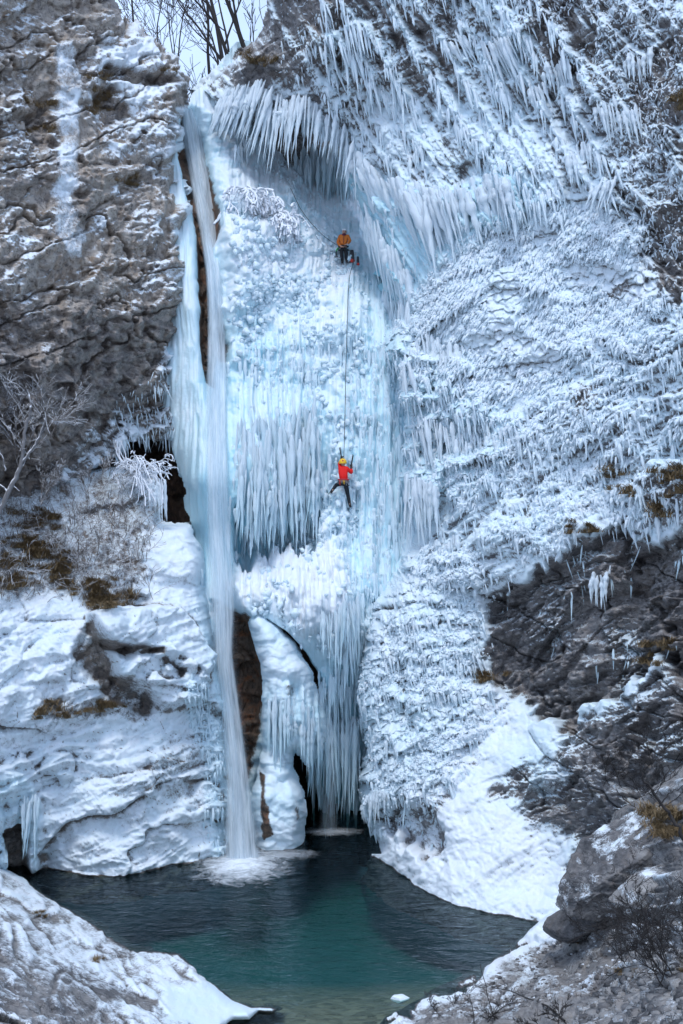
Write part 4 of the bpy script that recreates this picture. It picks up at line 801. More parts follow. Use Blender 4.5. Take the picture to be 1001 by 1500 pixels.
# rime laden bush arching over the cave
r_ = random.Random(15); p0 = at(200, 712, 43); e = empty('frozen_bush', p0, 'bush bent over the cave mouth, its twigs thick with white rime', 'bush'); ln = []
for k in range(50):
    x0, y0 = r_.uniform(176, 215), r_.uniform(690, 715); x2, y2 = r_.uniform(190, 243), r_.uniform(690, 742); xm, ym = (x0+x2)/2+r_.uniform(-8, 8), min(y0, y2)-r_.uniform(5, 32)
    D = r_.uniform(41.3, 42.8); ln.append(pxline([(x0, y0), (xm, ym), ((xm+x2)/2+3, (ym+y2)/2-4), (x2, y2)], [43, D+.3, D, D-.1], .012, .012+.014*r_.random(), r_))
for k in range(7): ln.append(pxline([(r_.uniform(183, 200), 690), (r_.uniform(168, 186), 668), (r_.uniform(166, 182), 645)], 42.6, .022, .012, r_)); ln.append(pxline([(186, 672), (r_.uniform(195, 205), 678), (r_.uniform(205, 214), r_.uniform(655, 680))], 42.6, .02, .014, r_))
for k in range(16):
    out = []; grow(at(r_.uniform(172, 222), r_.uniform(682, 716), 42.6), (r_.gauss(.5, .7), -.3, .5), .55, .022, 3, r_, out, -.35, .6, (1, 3), .2); ln += [(p, np.maximum(q, .011)) for p, q, d in out]
tubes('twigs', ln, M['rime'], e, 6)
for k in range(26): x = r_.uniform(214, 243); y = r_.uniform(700, 722); icicle(e, at(x, y, 41.7), r_.uniform(.3, 1.0)*(1.3 if x > 232 else .7), .045, (.04, 0), True)
# frozen bushes on the ledge left of the upper climber
r_ = random.Random(16)
for (x, y, w_, h_, nn, lb) in ((386, 300, 26, 42, 130, 'snowy tangle of frozen twigs beside the waterfall lip'), (420, 330, 24, 40, 120, 'ice coated drooping bush left of the upper climber'), (356, 285, 22, 30, 70, 'small frozen bush closest to the waterfall chute')):
    D0 = look(W0, x, y)[1]; p0 = at(x, y, D0-.3); e = empty('frozen_bush', p0, lb, 'bush', 'frozen bushes on the ice ledge'); ln = []
    for k in range(nn//5):
        out = []; q0 = at(x+r_.gauss(0, w_*.45), y-h_*r_.uniform(-.15, .5), D0-r_.uniform(.1, .6))
        grow(q0, (r_.gauss(.1, .8), -.5, r_.gauss(-.1, .5)), r_.uniform(.35, .6), .05, 2, r_, out, -.9, .7, (2, 3), .22, .75); ln += [(p, np.maximum(q, .022+.03*r_.random())) for p, q, d in out]
    for k in range(14): icicle(e, at(x+r_.uniform(-w_*.5, w_*.5), y+h_*r_.uniform(-.1, .3), D0-.5), r_.uniform(.3, .9), r_.uniform(.05, .1), (0, 0), True)
    tubes('twigs', ln, M['rime'], e, 6)
# ------------------------------------------------------------------ grass
def tuft_mesh(seed, n=70, h=.32, droop=.5):
    g = random.Random(seed); V = []; F = []
    for k in range(n):
        a = g.uniform(0, 6.28); rr = abs(g.gauss(0, .13)); bx, by = rr*math.cos(a), rr*math.sin(a)*.6; ln = h*g.uniform(.5, 1.2); a2 = g.uniform(0, 6.28); s = g.uniform(.2, .9); w_ = g.uniform(.006, .012); o = len(V)
        for i in range(4):
            t = i/3; x = bx+math.cos(a2)*s*ln*t; y = by+math.sin(a2)*s*ln*t-.1*t; z = ln*(t-droop*1.3*t*t); ww = w_*(1-t*.9)
            V += [(x-ww*math.sin(a2), y+ww*math.cos(a2), z), (x+ww*math.sin(a2), y-ww*math.cos(a2), z)]
        F += [(o+2*i, o+2*i+1, o+2*i+3, o+2*i+2) for i in range(3)]
    return np.array(V), np.array(F)
TM = [tuft_mesh(600+k) for k in range(4)]; r_ = random.Random(21)
for (L_, x0, x1, y0, y1, n, s0, s1, grp, lb) in (
    (W3, 8, 100, 800, 872, 80, .8, 1.7, 'brown grass tufts on the brushy slope', 'brown tufts of dry grass among the frosted brush of the left slope'),
    (W3, 100, 192, 850, 890, 60, .8, 1.6, 'brown grass tufts along the slope edge', 'brown tufts of dry grass along the edge above the snowy boss'),
    (W3, 2, 90, 735, 800, 50, .7, 1.4, 'brown grass tufts high on the brushy slope', 'brown tufts of dry grass at the top of the left slope below the frosted tree'),
    (W3, 60, 215, 1030, 1052, 30, .7, 1.5, 'brown grass tufts on the low ledge', 'brown tufts of dry grass on the ledge across the snowy buttress'),
    (W2, 140, 180, 120, 170, 14, .8, 1.5, 'brown grass in the upper crevice', 'brown grass tufts hanging in the upper left crevice'),
    (W2, 40, 80, 150, 215, 12, .8, 1.4, 'brown grass in the far left crevice', 'brown grass tufts in the crevice left of the ice smear'),
    (W2, 100, 260, 100, 120, 12, .6, 1.1, 'brown grass along the top ledge', 'brown grass tufts on the long ledge near the cliff top'),
    (W2, 100, 200, 230, 270, 10, .7, 1.2, 'brown grass on the middle ledge', 'brown grass tufts on the middle ledge of the left cliff'),
    (W1, 890, 1001, 690, 760, 40, .8, 1.8, 'brown grass above the dark rock', 'brown grass tufts above the bare dark rock on the right'),
    (W1, 835, 870, 760, 790, 12, .7, 1.3, 'brown grass at the corner of the dark rock', 'brown grass tufts at the upper corner of the bare dark rock'),
    (W1, 705, 740, 985, 1005, 10, .7, 1.3, 'rusty grass under the dark rock', 'rusty grass tufts at the lower left corner of the dark rock'),
    (W1, 352, 400, 60, 120, 12, .9, 1.8, 'grass on the gap ridge', 'dull grass tufts on the ridge beside the sky gap'),
    (W1, 940, 1001, 140, 170, 10, .8, 1.5, 'grass in the right corner', 'ochre grass tufts on the brown rock near the top right'),
    (W1, 940, 1001, 940, 985, 14, .8, 1.6, 'brown grass on the right ledge', 'brown grass tufts on the ledge right of the bare dark rock'),
    (W5, 945, 995, 1185, 1250, 40, .9, 1.5, 'straw coloured grass by the boulders', 'straw coloured grass tufts above the boulders at the right edge'),
    (W5, 890, 930, 1225, 1260, 14, .6, 1.1, 'grass behind the boulder', 'small grey green grass tufts behind the big boulder'),
    (W5, 820, 1000, 1360, 1480, 22, .35, .7, 'sparse grass on the shore slab', 'small sparse grass tufts on the right shore slab'),
    (W4, 56, 66, 1336, 1342, 6, .4, .6, 'g', 'tiny grass tuft near the top of the snowy left shore rock'), (W4, 142, 152, 1402, 1408, 6, .4, .6, 'g', 'tiny grass tuft halfway along the snowy left shore rock')):
    VV, FF, o_ = [], [], 0; nx = max(1, n//6); cc = [(r_.uniform(x0, x1), r_.uniform(y0, y1)) for _ in range(nx)]
    for k in range(n):
        c_ = cc[k % nx]; x = min(x1, max(x0, c_[0]+r_.gauss(0, 13))); y = min(y1, max(y0, c_[1]+r_.gauss(0, 5)))
        V_, F_ = TM[r_.randint(0, 3)]; a = r_.uniform(0, 6.28); s = r_.uniform(s0, s1); p = look(L_, x, y)+np.array([0, -.03, 0])
        VV.append(np.stack([V_[:, 0]*math.cos(a)-V_[:, 1]*math.sin(a), V_[:, 0]*math.sin(a)+V_[:, 1]*math.cos(a), V_[:, 2]], 1)*s+p); FF.append(F_+o_); o_ += len(V_)
    tag(mesh_np('dry_grass', np.concatenate(VV), np.concatenate(FF), None, M['grass'], None, False), lb, kind='stuff')
# ------------------------------------------------------------------ boulders
def rock_obj(name, c, size, rotd, seed, mat, attrs, sub=5, cut=.35, label=None, group=None, parent=None):
    import bmesh
    bm = bmesh.new(); bmesh.ops.create_icosphere(bm, subdivisions=sub, radius=1); V = np.array([v.co[:] for v in bm.verts]); F = np.array([[v.index for v in f.verts] for f in bm.faces]); bm.free()
    g = np.random.default_rng(seed); N = g.normal(size=(26, 3)); N /= np.linalg.norm(N, axis=1, keepdims=True); off = 1-cut*g.random(26)
    t = np.min(np.where((V@N.T) > .05, off/np.maximum(V@N.T, .05), 9), 1); V = V*np.minimum(t, 1.15)[:, None]
    V = V*np.array(size); a = R(rotd); V = np.stack([V[:, 0]*math.cos(a)+V[:, 2]*math.sin(a), V[:, 1], -V[:, 0]*math.sin(a)+V[:, 2]*math.cos(a)], 1)
    W = V+np.array(c); nn = V/np.linalg.norm(V, axis=1, keepdims=True); V = V+nn*(fbm(W, 1.1, 6, seed, .6)*.16*min(size)+.10*min(size)*blocky(W[:, 0], W[:, 2], 1.0, seed+3, [(35, .8), (-50, .6)], fbm(W, .6, 2, seed+5), 4))[:, None]
    at_ = dict(attrs); nz_ = nn[:, 2]; at_['snow'] = at_['snow']+.3*sstep(.5, .9, nz_)+.75*fbm(W, 3.0, 4, seed+9)
    o = mesh_np(name, V, F, at_, M[mat], parent); o.location = tuple(c); return tag(o, label, 'boulder' if label else None, group)
bp = at(898, 1278, 27.2); rock_obj('boulder', bp, (1.9, 1.2, 1.05), -38, 5, 'rock_f', dict(snow=.14, ice=.05, tone=-.1, rust=.15), 7, .42, 'big grey lichen-blotched boulder with a pointed left end beside the pool')
rock_obj('boulder', at(958, 1300, 25.2), (.95, .7, .42), -18, 8, 'rock_f', dict(snow=.34, ice=.05, tone=.3, rust=.1), 5, .3, 'smaller pale boulder lying right of the big grey one')
rock_obj('boulder', at(846, 1352, 28.3), (.8, .6, .42), -25, 9, 'rock_f', dict(snow=.1, ice=.05, tone=-.3, rust=.1), 5, .3, 'dark stone wedged under the big grey boulder')
rock_obj('boulder', at(586, 1462, 27.4), (.22, .2, .09), 0, 11, 'rock_f', dict(snow=1., ice=.1, tone=.1, rust=.1), 4, .3, 'little snow capped stone standing in the shallows')
# scree in the near right corner
g = np.random.default_rng(44); import bmesh
bm = bmesh.new(); bmesh.ops.create_icosphere(bm, subdivisions=1, radius=1); IV = np.array([v.co[:] for v in bm.verts]); IF = np.array([[v.index for v in f.verts] for f in bm.faces]); bm.free()
def pebbles(name, L, poly, n, s0, s1, seed, label, mat, snow):
    g = np.random.default_rng(seed); w_ = (poly_sd(L['px'], L['py'], poly) > 0)*(L['sd'] > 3)*1.; i = g.choice(len(w_), n, p=w_/w_.sum()); s = s0+(s1-s0)*g.random(n)**2.5
    V = IV[None]*(1+.5*(g.random((n, len(IV), 1))-.5))*s[:, None, None]*np.stack([.8+.7*g.random(n), .8+.5*g.random(n), .45+.3*g.random(n)], 1)[:, None]
    a = g.random(n)*6.28; V = np.stack([V[..., 0]*np.cos(a)[:, None]-V[..., 1]*np.sin(a)[:, None], V[..., 0]*np.sin(a)[:, None]+V[..., 1]*np.cos(a)[:, None], V[..., 2]], -1)+L['P'][i][:, None]
    F = (IF[None]+np.arange(n)[:, None, None]*len(IV)).reshape(-1, 3); k = np.repeat(g.random(n), len(IV))
    return tag(mesh_np(name, V.reshape(-1, 3), F, dict(snow=snow*k, ice=0., tone=k*1.2-.4, rust=.2), M[mat], None, False), label, kind='stuff')
pebbles('scree', W5, [(835,1515),(880,1455),(930,1432),(1090,1400),(1200,1600),(820,1600)], 6500, .03, .16, 45, 'loose broken stones in the near right corner', 'rock_f', .45)
pebbles('gravel', W5, [(600,1500),(760,1400),(1001,1300),(1100,1420),(830,1470)], 1200, .02, .08, 46, 'scattered small stones on the shore slab', 'rock_f', .6)
# ------------------------------------------------------------------ dark brush on the right
r_ = random.Random(61)
e = empty('bare_sapling', at(1008, 1250, 19), 'dark bare sapling arching in from the right edge above the boulders', 'sapling')
tubes('stem', [pxline([(1012,1262),(1001,1229),(988,1202),(970,1180),(951,1150),(941,1138),(937,1118)], 19, .035, .010, r_)], M['bark'], e, 6)
ln = [pxline([(966,1182),(972,1172),(985,1160),(1001,1150)], 19, .014, .006, r_), pxline([(951,1152),(940,1150),(928,1156)], 19, .01, .005, r_)]
for k in range(12): out = []; grow(at(r_.uniform(930, 990), r_.uniform(1130, 1190), 19), (r_.gauss(0, 1), 0, .6), .22, .006, 2, r_, out, .1, .6); ln += [(p, np.maximum(q, .0035)) for p, q, d in out]
tubes('twigs', ln, M['bark'], e, 4)
for k, (x, y, n_, h, lb) in enumerate(((985, 1440, 8, 1.7, 'dark leafless thicket spreading over the slab at the right edge'), (930, 1405, 6, 1.3, 'dark leafless bush left of the thicket on the shore slab'), (1000, 1370, 7, 1.4, 'leafless bush below the straw grass at the right edge'), (700, 1500, 3, .9, 'thin dark bush at the bottom edge of the photo right of the shallows'), (900, 1150, 4, 1.2, 'thin dark bush on the rocks above the big boulder'),
                                     (640, 1480, 2, .5, 'wispy brown weed on the snowy shore edge'), (975, 1120, 5, 1.2, 'twiggy bush at the right edge above the sapling'), (800, 1500, 3, .6, 'low wiry bush at the bottom edge left of the loose stones'))):
    p = look(W5, x, y) if y > 1200 else look(W1, x, y); e = empty('shrub', p, lb, 'shrub', 'leafless shrubs on the right shore'); out = []; r2 = random.Random(700+k)
    for j in range(n_): grow(p+np.array([r2.gauss(0, .25), r2.gauss(0, .2), 0]), (r2.gauss(-.2, .7), r2.gauss(-.1, .3), .8), h*.4, .011, 4, r2, out, .05, .5, (2, 3), .16, .7)
    tubes('twigs', [(a, np.maximum(q, .0032)) for a, q, d in out], M['bark'], e, 4)
e = empty('fallen_branch', look(W5, 820, 1497), 'long thin dark branch lying on the slab at the bottom edge', 'branch')
def onsurf(L, pts, lift=.06): return np.array([look(L, x, y)+np.array([0, -.02, lift]) for x, y in pts])
q = onsurf(W5, [(722,1448),(745,1452),(770,1462),(800,1478),(828,1497)]); tubes('stem', [(q, np.linspace(.010, .018, len(q)))], M['bark'], e, 5)
e = empty('bare_stick', look(W5, 727, 1497), 'thin upright stick at the bottom edge beside the shallows', 'stick'); tubes('stem', [pxline([(727,1500),(716,1462),(703,1412)], 23.2, .012, .006, r_)], M['bark'], e, 5)
# drifts of brush on the left slope
r_ = random.Random(33); out = []
for k in range(150):
    x = r_.uniform(-10, 225); y = r_.uniform(712, 880)
    p = look(W3, x, y); grow(p, (r_.gauss(.1, .6), -.3, .7), r_.uniform(.3, .6), .010, 2, r_, out, .0, .6, (1, 2))
tag(tubes('undergrowth', [(p, np.maximum(q, .006)) for p, q, d in out], M['twig_frost'], None, 4), 'frosted undergrowth covering the left slope', kind='stuff')
# ------------------------------------------------------------------ climbers
for k, c, r, v in (('orange', (.62, .16, .02), .7, .2), ('red', (.72, .010, .008), .8, .15), ('trouser', (.012, .014, .02), .75, .3), ('boot', (.02, .02, .022), .5, .3), ('skin', (.55, .30, .22), .5, .05), ('glove', (.012, .012, .015), .7, .2),
                   ('yellow', (.85, .50, .03), .35, .1), ('white_shell', (.75, .75, .78), .35, .05), ('harness', (.45, .03, .04), .6, .3), ('metal', (.25, .27, .3), .3, .1), ('hair', (.04, .02, .015), .8, .3), ('scarf', (.10, .015, .04), .8, .2), ('cord_red', (.6, .05, .03), .6, .2),
                   ('rope', (.035, .05, .05), .8, .2), ('sole', (.10, .05, .045), .7, .2), ('green', (.05, .35, .10), .6, .1), ('packs', (.03, .03, .035), .7, .3)): M[k] = flat(k+' gear', c, r, v, 30, .9 if k == 'metal' else 0)
def skin(name, joints, edges, mat, parent, sub=2, root=0):
    """one continuous skin over a joint tree; joints: list of (xyz, radius or (rx, ry))"""
    me = bpy.data.meshes.new(name); off = parent.location if parent is not None else Vector((0, 0, 0))
    me.from_pydata([Vector(j[0])-off for j in joints], edges, []); o = bpy.data.objects.new(name, me); C.objects.link(o); o.parent = parent
    m = o.modifiers.new('skin', 'SKIN'); m.use_smooth_shade = True
    for i, j in enumerate(joints): r = j[1]; me.skin_vertices[0].data[i].radius = r if isinstance(r, tuple) else (r, r)
    me.skin_vertices[0].data[root].use_root = True
    if sub: s = o.modifiers.new('sub', 'SUBSURF'); s.levels = sub; s.render_levels = sub
    me.materials.append(M[mat]); return o
def hand_joints(J, E, wrist, wi, palm_dir, side, curl, sc=1.0):
    """palm, four unequal fingers with a knuckle bend and a thumb from the side of the palm"""
    w_ = Vector(wrist); d = Vector(palm_dir).normalized(); s = Vector(side).normalized(); c = Vector(curl).normalized()
    pm = w_+d*.055*sc; J.append((pm, .026*sc)); pi = len(J)-1; E.append((wi, pi))
    for k, (o, ln) in enumerate(((-.030, .062), (-.010, .072), (.010, .068), (.030, .054))):
        a = pm+s*o*sc+d*.035*sc; b_ = a+(d*.8+c*.4)*ln*.5*sc; e = b_+(d*.1+c*.95)*ln*.5*sc
        i = len(J); J += [(a, .010*sc), (b_, .009*sc), (e, .008*sc)]; E += [(pi, i), (i, i+1), (i+1, i+2)]
    a = w_+d*.030*sc-s*.035*sc; b_ = a+(d*.5-s*.4+c*.7)*.04*sc; i = len(J); J += [(a, .012*sc), (b_, .010*sc)]; E += [(pi, i), (i, i+1)]
def sphere(name, c, r, mat, parent, zcut=None, seg=20):
    import bmesh
    bm = bmesh.new(); bmesh.ops.create_uvsphere(bm, u_segments=seg, v_segments=seg//2+2, radius=1)
    if zcut is not None: bmesh.ops.delete(bm, geom=[v for v in bm.verts if v.co.z < zcut], context='VERTS')
    for v in bm.verts: v.co = Vector((v.co.x*r[0], v.co.y*r[1], v.co.z*r[2]))
    me = bpy.data.meshes.new(name); bm.to_mesh(me); bm.free(); me.polygons.foreach_set('use_smooth', [True]*len(me.polygons)); o = bpy.data.objects.new(name, me); C.objects.link(o); o.parent = parent
    o.location = Vector(c)-(parent.location if parent is not None and parent.parent is None else Vector()); me.materials.append(M[mat]); return o
def bodybuild(e, j, R_, facing):
    """j: dict of joint positions; R_: radii scale. Returns nothing; makes person body and clothes"""
    V_ = {k: Vector(v) for k, v in j.items()}
    J = [(V_['pelvis'], (.14*R_, .11*R_)), (V_['waist'], (.13*R_, .10*R_)), (V_['chest'], (.135*R_, .09*R_)), (V_['neckb'], (.055*R_, .055*R_)), (V_['neck'], .055*R_), (V_['head'], (.078*R_, .092*R_)), (V_['top'], (.07*R_, .082*R_))]
    E = [(0, 1), (1, 2), (2, 3), (3, 4), (4, 5), (5, 6)]
    f = Vector(facing); J.append((V_['head']+f*.105*R_-Vector((0, 0, .005)), .014*R_)); E.append((5, 7))                   # nose
    rt = Vector((-f.y, f.x, 0)).normalized()
    for s in (-1, 1): J.append((V_['head']+rt*s*.088*R_, .016*R_)); E.append((5, len(J)-1))                       # ears
    for s in ('l', 'r'):
        i = len(J); J += [(V_['sh'+s], .046*R_), (V_['el'+s], .042*R_), (V_['wr'+s], .028*R_)]; E += [(2, i), (i, i+1), (i+1, i+2)]
        d = (V_['ha'+s]-V_['wr'+s]).normalized(); hand_joints(J, E, V_['wr'+s], i+2, d, rt, f if s == 'l' else f, 1.05*R_)
        i = len(J); J += [(V_['hi'+s], .085*R_), (V_['kn'+s], .056*R_), (V_['an'+s], .026*R_), (V_['to'+s], .022*R_)]; E += [(0, i), (i, i+1), (i+1, i+2), (i+2, i+3)]
    return skin('body', J, E, 'skin', e), V_
def clothes(e, V_, R_, jacket, glove, facing):
    f = Vector(facing)
    mid = lambda a, b, t: V_[a].lerp(V_[b], t)
    J = [(mid('pelvis', 'waist', .5), (.165*R_, .14*R_)), (V_['waist'], (.16*R_, .135*R_)), (V_['chest'], (.195*R_, .15*R_)), (V_['neckb'], (.095*R_, .09*R_))]; E = [(0, 1), (1, 2), (2, 3)]
    for s in ('l', 'r'): i = len(J); J += [(V_['sh'+s], .085*R_), (mid('sh'+s, 'el'+s, .6), .070*R_), (V_['el'+s], .064*R_), (mid('el'+s, 'wr'+s, .9), .046*R_)]; E += [(2, i), (i, i+1), (i+1, i+2), (i+2, i+3)]
    ja = skin('jacket', J, E, jacket, e, 2, 2)
    J = [(V_['pelvis'], (.155*R_, .13*R_)), (mid('pelvis', 'waist', .4), (.15*R_, .125*R_))]; E = [(0, 1)]
    for s in ('l', 'r'): i = len(J); J += [(V_['hi'+s], .102*R_), (mid('hi'+s, 'kn'+s, .5), .085*R_), (V_['kn'+s], .070*R_), (mid('kn'+s, 'an'+s, .4), .066*R_), (mid('kn'+s, 'an'+s, .97), .060*R_)]; E += [(0, i), (i, i+1), (i+1, i+2), (i+2, i+3), (i+3, i+4)]
    skin('trousers', J, E, 'trouser', e)
    for s in ('l', 'r'):
        d = (V_['to'+s]-V_['an'+s]); b_ = skin('boot', [(mid('kn'+s, 'an'+s, .7), .050*R_), (V_['an'+s], .056*R_), (V_['an'+s]+d*.6, .05*R_), (V_['to'+s]+d*.15, .042*R_)], [(0, 1), (1, 2), (2, 3)], 'boot', e, 2, 1)
        # crampon: frame, front points and under points
        dn = d.normalized(); dw = (V_['an'+s]-V_['kn'+s]).normalized(); sd_ = dn.cross(dw).normalized(); a = V_['an'+s]+dw*.055*R_; ln = []
        for q in (-1, 1): ln.append(([a+sd_*q*.035, a+d*.6+sd_*q*.04, V_['to'+s]+dw*.045*R_+d*.2+sd_*q*.03, V_['to'+s]+dw*.06*R_+d*.2+dn*.06+sd_*q*.025], [.008, .008, .008, .003]))
        for t in (.0, .5, 1.0):
            for q in (-1, 1): p_ = a.lerp(V_['to'+s]+dw*.045*R_, t)+sd_*q*.035; ln.append(([p_, p_+dw*.02, p_+dw*.045], [.007, .006, .002]))
        tubes('crampon', [([tuple(v) for v in l], r) for l, r in ln], M['sole'], e, 5)
    for s in ('l', 'r'):
        if glove:
            d = (V_['ha'+s]-V_['wr'+s]).normalized(); J = [(mid('el'+s, 'wr'+s, .8), .046*R_), (V_['wr'+s], .042*R_)]; E = [(0, 1)]; rt = Vector((-f.y, f.x, 0)).normalized()
            hand_joints(J, E, V_['wr'+s], 1, d, rt, f, 1.35*R_); skin('glove', J, E, glove, e)
    return ja
def ring(name, c, rx, ry, r, mat, parent, tilt=(0, 0), n=24):
    t = np.linspace(0, 2*np.pi, n+1); p = np.stack([c[0]+rx*np.cos(t), c[1]+ry*np.sin(t), c[2]+tilt[0]*np.cos(t)+tilt[1]*np.sin(t)], 1); return tubes(name, [(p, r)], M[mat], parent, 7)
def axe(label, head, hand, tail, pick):
    """curved ice tool: shaft, pick, grip, spike"""
    e = empty('ice_axe', hand, label, 'ice axe', 'ice axes'); h, g_, t = (np.array(v) for v in (head, hand, tail)); bow = np.array([0, -.05, 0])
    q = np.array([t, t*.5+g_*.5, g_, g_*.5+h*.5+bow, h+bow*.3]); tubes('shaft', [(q, .024)], M['boot'], e, 7); tubes('grip', [(q[:3], .030)], M['packs'], e, 7)
    pk = np.array(pick); tubes('pick', [(np.array([h-(pk-h)*.35, h, h*.5+pk*.5+np.array([0, 0, .02]), pk]), [.012, .018, .012, .004])], M['metal'], e, 5); tubes('spike', [(np.array([t, t+(t-g_)*.25]), [.012, .002])], M['metal'], e, 5); return e
# --- climber in red, mid-wall, seen from behind
wl = min(look(W0, x, y)[1] for x in (496, 503, 510) for y in (672, 684, 700, 712)); D = wl-.42; PXM = D/FPX
def J_(x, y, dy=0.): return at(x, y, D+dy)
jr = dict(pelvis=J_(503.2,706.5,-.05), waist=J_(503.6,699.5,-.08), chest=J_(503.8,689,0), neckb=J_(503.2,683.2,.03), neck=J_(502.8,681.5,.05), head=J_(502.4,678.5,.07), top=J_(502.2,675.2,.05),
  shl=J_(498.6,685.2,.02), ell=J_(497.6,679,.16), wrl=J_(500,673.6,.22), hal=J_(500.6,671,.26), shr=J_(509.4,686.6,.02), elr=J_(515.6,693.2,.05), wrr=J_(514.8,686,.2), har=J_(514.6,683,.24),
  hil=J_(500.6,708,0), knl=J_(492.4,710.5,.22), anl=J_(487.6,717.6,.16), tol=J_(485.0,720.6,.36), hir=J_(506.4,708.5,0), knr=J_(509.4,723,.16), anr=J_(512.6,738.2,.1), tor=J_(513.4,742.2,.30))
e = empty('person', jr['pelvis'], 'climber in a red jacket and yellow helmet on the ice, seen from behind', 'person')
bd, V_ = bodybuild(e, jr, 1.05, (0, 1, 0)); clothes(e, V_, 1.05, 'red', 'glove', (0, 1, 0))
hc = V_['head']; hl_ = sphere('helmet', hc+Vector((0, -.02, .02)), (.145, .17, .155), 'yellow', e, -.35)
sphere('helmet_vent', Vector((0, -.135, .03)), (.045, .03, .06), 'harness', hl_); hl_.parent = e
ring('harness', V_['pelvis']*.45+V_['waist']*.55, .185, .155, .028, 'harness', e, (.0, 0)); ring('leg_loop', V_['hir']*.8+V_['knr']*.2, .115, .11, .018, 'packs', e); ring('leg_loop', V_['hil']*.8+V_['knl']*.2, .115, .11, .018, 'packs', e)
r_ = random.Random(3)
for k in range(9):
    a = -.2+k*.42; c_ = V_['pelvis']*.5+V_['waist']*.5+Vector((.2*math.cos(a+3.3), -.17*abs(math.sin(a+.2)), -.02)); mt = ('metal', 'packs', 'cord_red', 'metal', 'yellow')[k % 5]
    tubes('carabiner', [(np.array([c_+Vector((0, 0, 0)), c_+Vector((.02, 0, -.05)), c_+Vector((.015, 0, -.11-.04*(k % 3))), c_+Vector((-.015, 0, -.10)), c_]), .009)], M[mt], e, 5)
e1 = axe('ice axe in the raised left hand of the climber in red', J_(498,656,.36), jr['hal'], J_(501,675,.16), J_(499.5,656,.62)); e2 = axe('ice axe in the lower right hand of the climber in red', J_(517.4,667,.34), jr['har'], J_(514,687,.16), J_(516,666,.62))
# --- belayer in orange on the ledge, facing us
D2 = look(W0, 503, 377)[1]-.35
def K_(x, y, dy=0.): return at(x, y, D2+dy)
jb = dict(pelvis=K_(503.4,363.2), waist=K_(503.2,358), chest=K_(503.6,350), neckb=K_(504.2,345), neck=K_(504.5,343.6), head=K_(504.8,340.2,-.02), top=K_(504.8,337.2,0),
  shl=K_(497.8,347), ell=K_(495,355.6,-.02), wrl=K_(499.2,360.6,-.24), hal=K_(501.8,361.6,-.28), shr=K_(510.2,346.6), elr=K_(513,353,-.05), wrr=K_(509.2,357.4,-.26), har=K_(506.6,358.6,-.3),
  hil=K_(500.8,364.4), knl=K_(500.6,373.6,-.12), anl=K_(502.0,383,0), tol=K_(501.6,385,-.16), hir=K_(506.6,364.4), knr=K_(507.4,373,-.12), anr=K_(508.0,382,0), tor=K_(508.8,384,-.16))
e = empty('person', jb['anl'], 'belayer in an orange jacket and pale helmet standing on the ice ledge, facing out', 'person')
bd, V_ = bodybuild(e, jb, 1.1, (0, -1, 0)); clothes(e, V_, 1.15, 'orange', None, (0, -1, 0))
hc = V_['head']; hl_ = sphere('helmet', hc+Vector((0, .02, .055)), (.118, .14, .11), 'white_shell', e, -.2); sphere('scarf', V_['neckb']+Vector((0, -.03, .01)), (.11, .12, .07), 'scarf', e)
for s in (-1, 1): sphere('eye', hc+Vector((s*.035, -.100, .012)), (.016, .01, .010), 'hair', e, None, 8)
sphere('mouth', hc+Vector((0, -.100, -.052)), (.03, .008, .007), 'scarf', e, None, 8); tubes('chest_zip', [(np.array([V_['neckb']+Vector((0, -.13, 0)), V_['chest']+Vector((0, -.185, 0)), V_['waist']+Vector((0, -.17, 0))]), .010)], M['scarf'], e, 5)
ring('harness', V_['pelvis']*.4+V_['waist']*.6-Vector((0, 0, .03)), .20, .165, .028, 'packs', e); ring('leg_loop', V_['hir']*.75+V_['knr']*.25, .125, .12, .02, 'packs', e); ring('leg_loop', V_['hil']*.75+V_['knl']*.25, .125, .12, .02, 'packs', e)
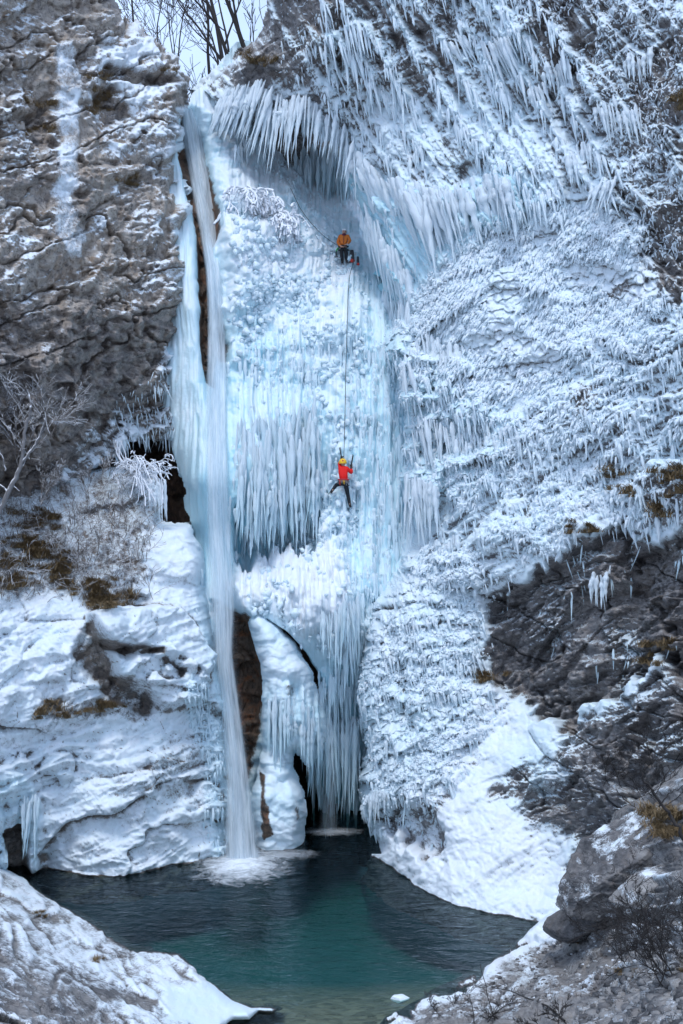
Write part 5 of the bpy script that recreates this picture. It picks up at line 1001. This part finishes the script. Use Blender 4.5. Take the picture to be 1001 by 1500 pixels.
def pack(label, name, c, sz, m1, m2, cat):
    e = empty(name, c, label, cat); import bmesh
    bm = bmesh.new(); bmesh.ops.create_cube(bm, size=1); bmesh.ops.bevel(bm, geom=bm.edges[:], offset=.22, segments=4, profile=.6, affect='EDGES')
    for v in bm.verts: t = v.co.z+.5; v.co = Vector((v.co.x*sz[0]*(1.1-.35*t), v.co.y*sz[1]*(1.1-.3*t), v.co.z*sz[2]))
    me = bpy.data.meshes.new('sack'); bm.to_mesh(me); bm.free(); me.polygons.foreach_set('use_smooth', [True]*len(me.polygons)); me.materials.append(M[m1]); o = bpy.data.objects.new('sack', me); C.objects.link(o); o.parent = e
    o = sphere('base_pocket', Vector(c)+Vector((.02, -.05, -sz[2]*.42)), (sz[0]*.5, sz[1]*.55, sz[2]*.16), m2, e, None, 14)
    c = np.array(c); tubes('strap', [(np.array([c+[-sz[0]*.3, -sz[1]*.5, sz[2]*.45], c+[-sz[0]*.45, -sz[1]*.75, 0], c+[-sz[0]*.35, -sz[1]*.5, -sz[2]*.4]]), .018)], M['metal'], e, 5); return e
pack('dark backpack with red base leaning beside the belayer', 'backpack', K_(515.5, 375, .1), (.22, .22, .5), 'packs', 'cord_red', 'backpack')
pack('narrow dark gear bag with red tip standing on the ice right of the belayer', 'gear_bag', K_(524.4, 382, .0), (.12, .12, .36), 'packs', 'cord_red', 'bag')
e = empty('ice_axe', K_(492.6, 371), 'green handled ice axe hanging at the left side of the belayer', 'ice axe', 'ice axes')
tubes('shaft', [(np.array([K_(496.6,364,-.1), K_(493.5,366,-.1), K_(492.6,371,-.1), K_(494.4,377,-.1)]), .022)], M['packs'], e, 6); tubes('grip', [(np.array([K_(496.2,363.2,-.1), K_(493.6,365.2,-.1), K_(492.6,368.5,-.1)]), .028)], M['green'], e, 6); tubes('pick', [(np.array([K_(494.4,377,-.1), K_(497.5,377.6,-.12), K_(500,376.6,-.14)]), [.014, .012, .004])], M['metal'], e, 5)
# --- ropes
def rope(label, pts, r=.012):
    p = np.array(pts); k = len(p); t = np.linspace(0, k-1, (k-1)*12+1); q = np.stack([np.interp(t, range(k), p[:, j]) for j in range(3)], 1)
    for _ in range(2):
        for j in range(3): q[3:-3, j] = np.convolve(q[:, j], np.ones(7)/7, 'valid')
    tag(tubes('rope', [(q, r)], M['rope'], None, 6), label, 'rope', 'climbing ropes')
def front(x, y, f=.25): return at(x, y, look(W0, x, y)[1]-f)
rope('rope running from the upper ice up to the anchor left of the belayer', [front(426,276,.1), front(440,306,.8), front(455,326,.6), front(472,344,.5), K_(487,355,-.1), K_(498,361,-.15)], .012)
rope('taut rope dropping from the belayer to the climber in red', [K_(505,362,-.2), K_(512,366,-.25), K_(518,378,-.3), K_(518.3,384,-.35), front(513,400,.5), front(510,430,.35), front(509,470,.3), front(507,530,.35), front(506,590,.4), at(504.8,640,D-.05), at(503.8,672,D+.2), at(503.4,697,D+.2)])
